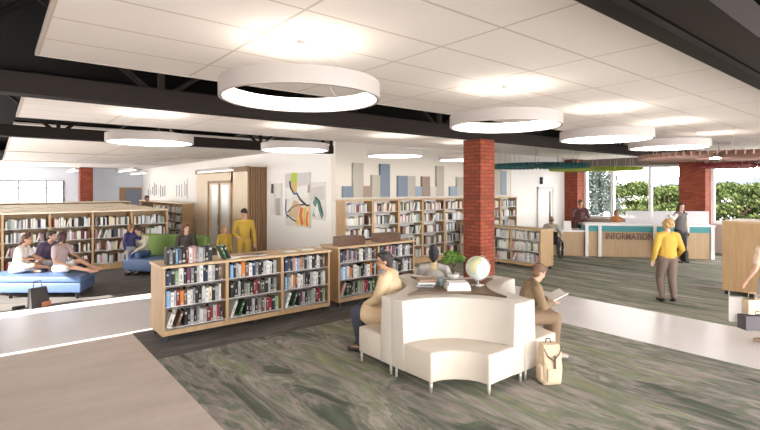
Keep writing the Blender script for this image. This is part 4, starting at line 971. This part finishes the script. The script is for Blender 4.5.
# ------------------------------------------------------------------ outdoors
struct(MB().box(19.6, 700, -400, 500, -.6, -.5).build('ground', mat('pale_ground', (.35, .35, .34), .9)))
hl = MB(); n = 80; pts = []
for i in range(n+1):
    a = math.radians(-40+110*i/n); r = 420; hgt = 9+3*math.sin(i*.5)+2.5*math.sin(i*1.3+1); pts.append((r*math.cos(a), r*math.sin(a), hgt))
vs = []
for x, y, h_ in pts: vs += [(x, y, -1), (x, y, h_), (x*1.2, y*1.2, h_*1.05), (x*1.2, y*1.2, -1)]
fs = []
for i in range(n):
    for k in range(4): fs.append((i*4+k, i*4+4+k, i*4+4+(k+1) % 4, i*4+(k+1) % 4))
struct(hl.add(vs, fs).build('hills', mat('hazy_hill', (.055, .062, .075), 1., var=.25, vscale=.03)))
def tree(x, y, h, r, kind, lb):
    t = thing('conifer_tree' if kind == 'con' else 'leafy_tree', lb, 'tree', (x, y, -.5), 0)
    rr = random.Random(int(x*10+y*7)); b = MB()
    if kind == 'con':
        for k in range(26):
            z = .5+(h-.6)*k/26; rad = r*(1-k/27.); nb = 9
            for j in range(nb):
                a = 2*PI*j/nb+k*.7; tip = (rad*math.cos(a), rad*math.sin(a), z-.12*rad)
                for q in range(14):
                    f = rr.uniform(.1, 1); leaves(b, (tip[0]*f, tip[1]*f, z-.12*rad*f), (.14, .14, .09), 2, .085, rr)
        ml = [mat('needle_a', (.025, .04, .034), .8), mat('needle_b', (.012, .02, .018), .8), mat('needle_c', (.05, .065, .06), .8)]
        MB().tube((0, 0, 0), (0, 0, h*.96), .12, .02).build('trunk', BARK, t)
    else:
        for k in range(34):
            a = rr.uniform(0, 2*PI); q = rr.uniform(.2, .95)*r; z = h*.25+rr.random()*h*.65; sc_ = max(.35, 1-abs(z/h-.5))
            leaves(b, (q*math.cos(a)*sc_, q*math.sin(a)*sc_, z), (.75, .75, .3), 150, .12, rr)
        ml = [mat('leafgreen_a', (.034, .048, .016), 1., spec=0.), mat('leafgreen_b', (.06, .072, .028), 1., spec=0.), mat('leafgreen_c', (.012, .02, .007), 1., spec=0.)]
        tb = MB().tube((0, 0, 0), (0, 0, h*.5), .14, .1)
        for k in range(6): a = k*1.05; tb.tube((0, 0, h*.3), (r*.6*math.cos(a), r*.6*math.sin(a), h*.7), .06, .02)
        tb.build('trunk', BARK, t)
    b.build('foliage', ml, t)
def at(xp, d):  # ground position seen at picture column xp, depth d
    lat = (xp-380)/474.*d; return lat*camB+d*camA, -lat*camA+d*camB
for xp, d, h, r, k, lb in ((597, 27, 4.7, 1.9, 'con', 'tall dark conifer outside the leftmost window pane'), (640, 34, 3.4, 2.4, 'leaf', 'light green leafy tree outside the middle window panes'),
     (676, 30, 3.1, 2.2, 'leaf', 'bushy green tree outside, left of the brick pier'), (740, 29, 3.3, 2.4, 'leaf', 'wide green tree outside the window right of the brick pier'), (612, 44, 5.0, 2, 'con', 'smaller conifer behind the tall one outside'),
     (780, 35, 3.3, 2.4, 'leaf', 'green tree outside at the far right edge of the windows'), (708, 39, 3.4, 2.4, 'leaf', 'green tree half hidden behind the brick pier outside')):
    X, Y = at(xp, d); tree(X, Y, h, r, k, lb)
ot = thing('garden_lamp', 'white round garden lamp outside by the conifer', 'garden lamp', (*at(606.5, 24), -.5))
MB().ell((0, 0, 1.4), (.16, .16, .16)).build('globe_shade', WHITE, ot); MB().tube((0, 0, 0), (0, 0, 1.3), .03).build('post', DARK, ot)

# ------------------------------------------------------------------ bake modifiers
bpy.context.view_layer.update(); dg = bpy.context.evaluated_depsgraph_get()
new = []
for o in BAKE+[TEXTO]:
    new.append((o, bpy.data.meshes.new_from_object(o.evaluated_get(dg), preserve_all_data_layers=True, depsgraph=dg)))
done = {}
for o, me in new:
    if o is TEXTO:
        p = o.parent; n_ = bpy.data.objects.new('lettering', me); C.objects.link(n_); n_.parent = p; n_.location = o.location; n_.rotation_euler = o.rotation_euler; xs = [v.co.x for v in me.vertices]; n_.scale = (1.40/(max(xs)-min(xs)), 1, 1)
        bpy.data.objects.remove(o)
    else:
        done[o.data.name] = me; o.modifiers.clear(); old = o.data
        # copies that share the source mesh get the baked one too
        for c in [c for c in bpy.data.objects if c.data is old and c is not o]: c.modifiers.clear(); c.data = me
        o.data = me
# ------------------------------------------------------------------ camera, light, world
cam = bpy.data.cameras.new('camera'); co = bpy.data.objects.new('camera', cam); C.objects.link(co)
co.location = (0, 0, 2.25); co.rotation_euler = (PI/2, 0, -math.atan2(.6315, .7754)); cam.lens = 36*474/760; cam.shift_y = -27/760; cam.clip_end = 1500
sc = bpy.context.scene; sc.camera = co
w = bpy.data.worlds.new('world'); sc.world = w; w.use_nodes = True; nt = w.node_tree; bg = nt.nodes['Background']
bg.inputs['Color'].default_value = (1, .975, .95, 1); bg.inputs['Strength'].default_value = 6.6
su = bpy.data.lights.new('sun', 'SUN'); su.energy = 14; su.angle = .01; su.color = (1, .93, .84); so = bpy.data.objects.new('sun', su); C.objects.link(so)
so.rotation_euler = Vector((math.cos(math.radians(30)), .0, -math.sin(math.radians(30)))).to_track_quat('-Z', 'Y').to_euler()
sc.view_settings.view_transform = 'Standard'; sc.view_settings.look = 'None'; sc.view_settings.exposure = .75; sc.view_settings.gamma = 1
sc.view_settings.use_curve_mapping = False
print('books', nbook)
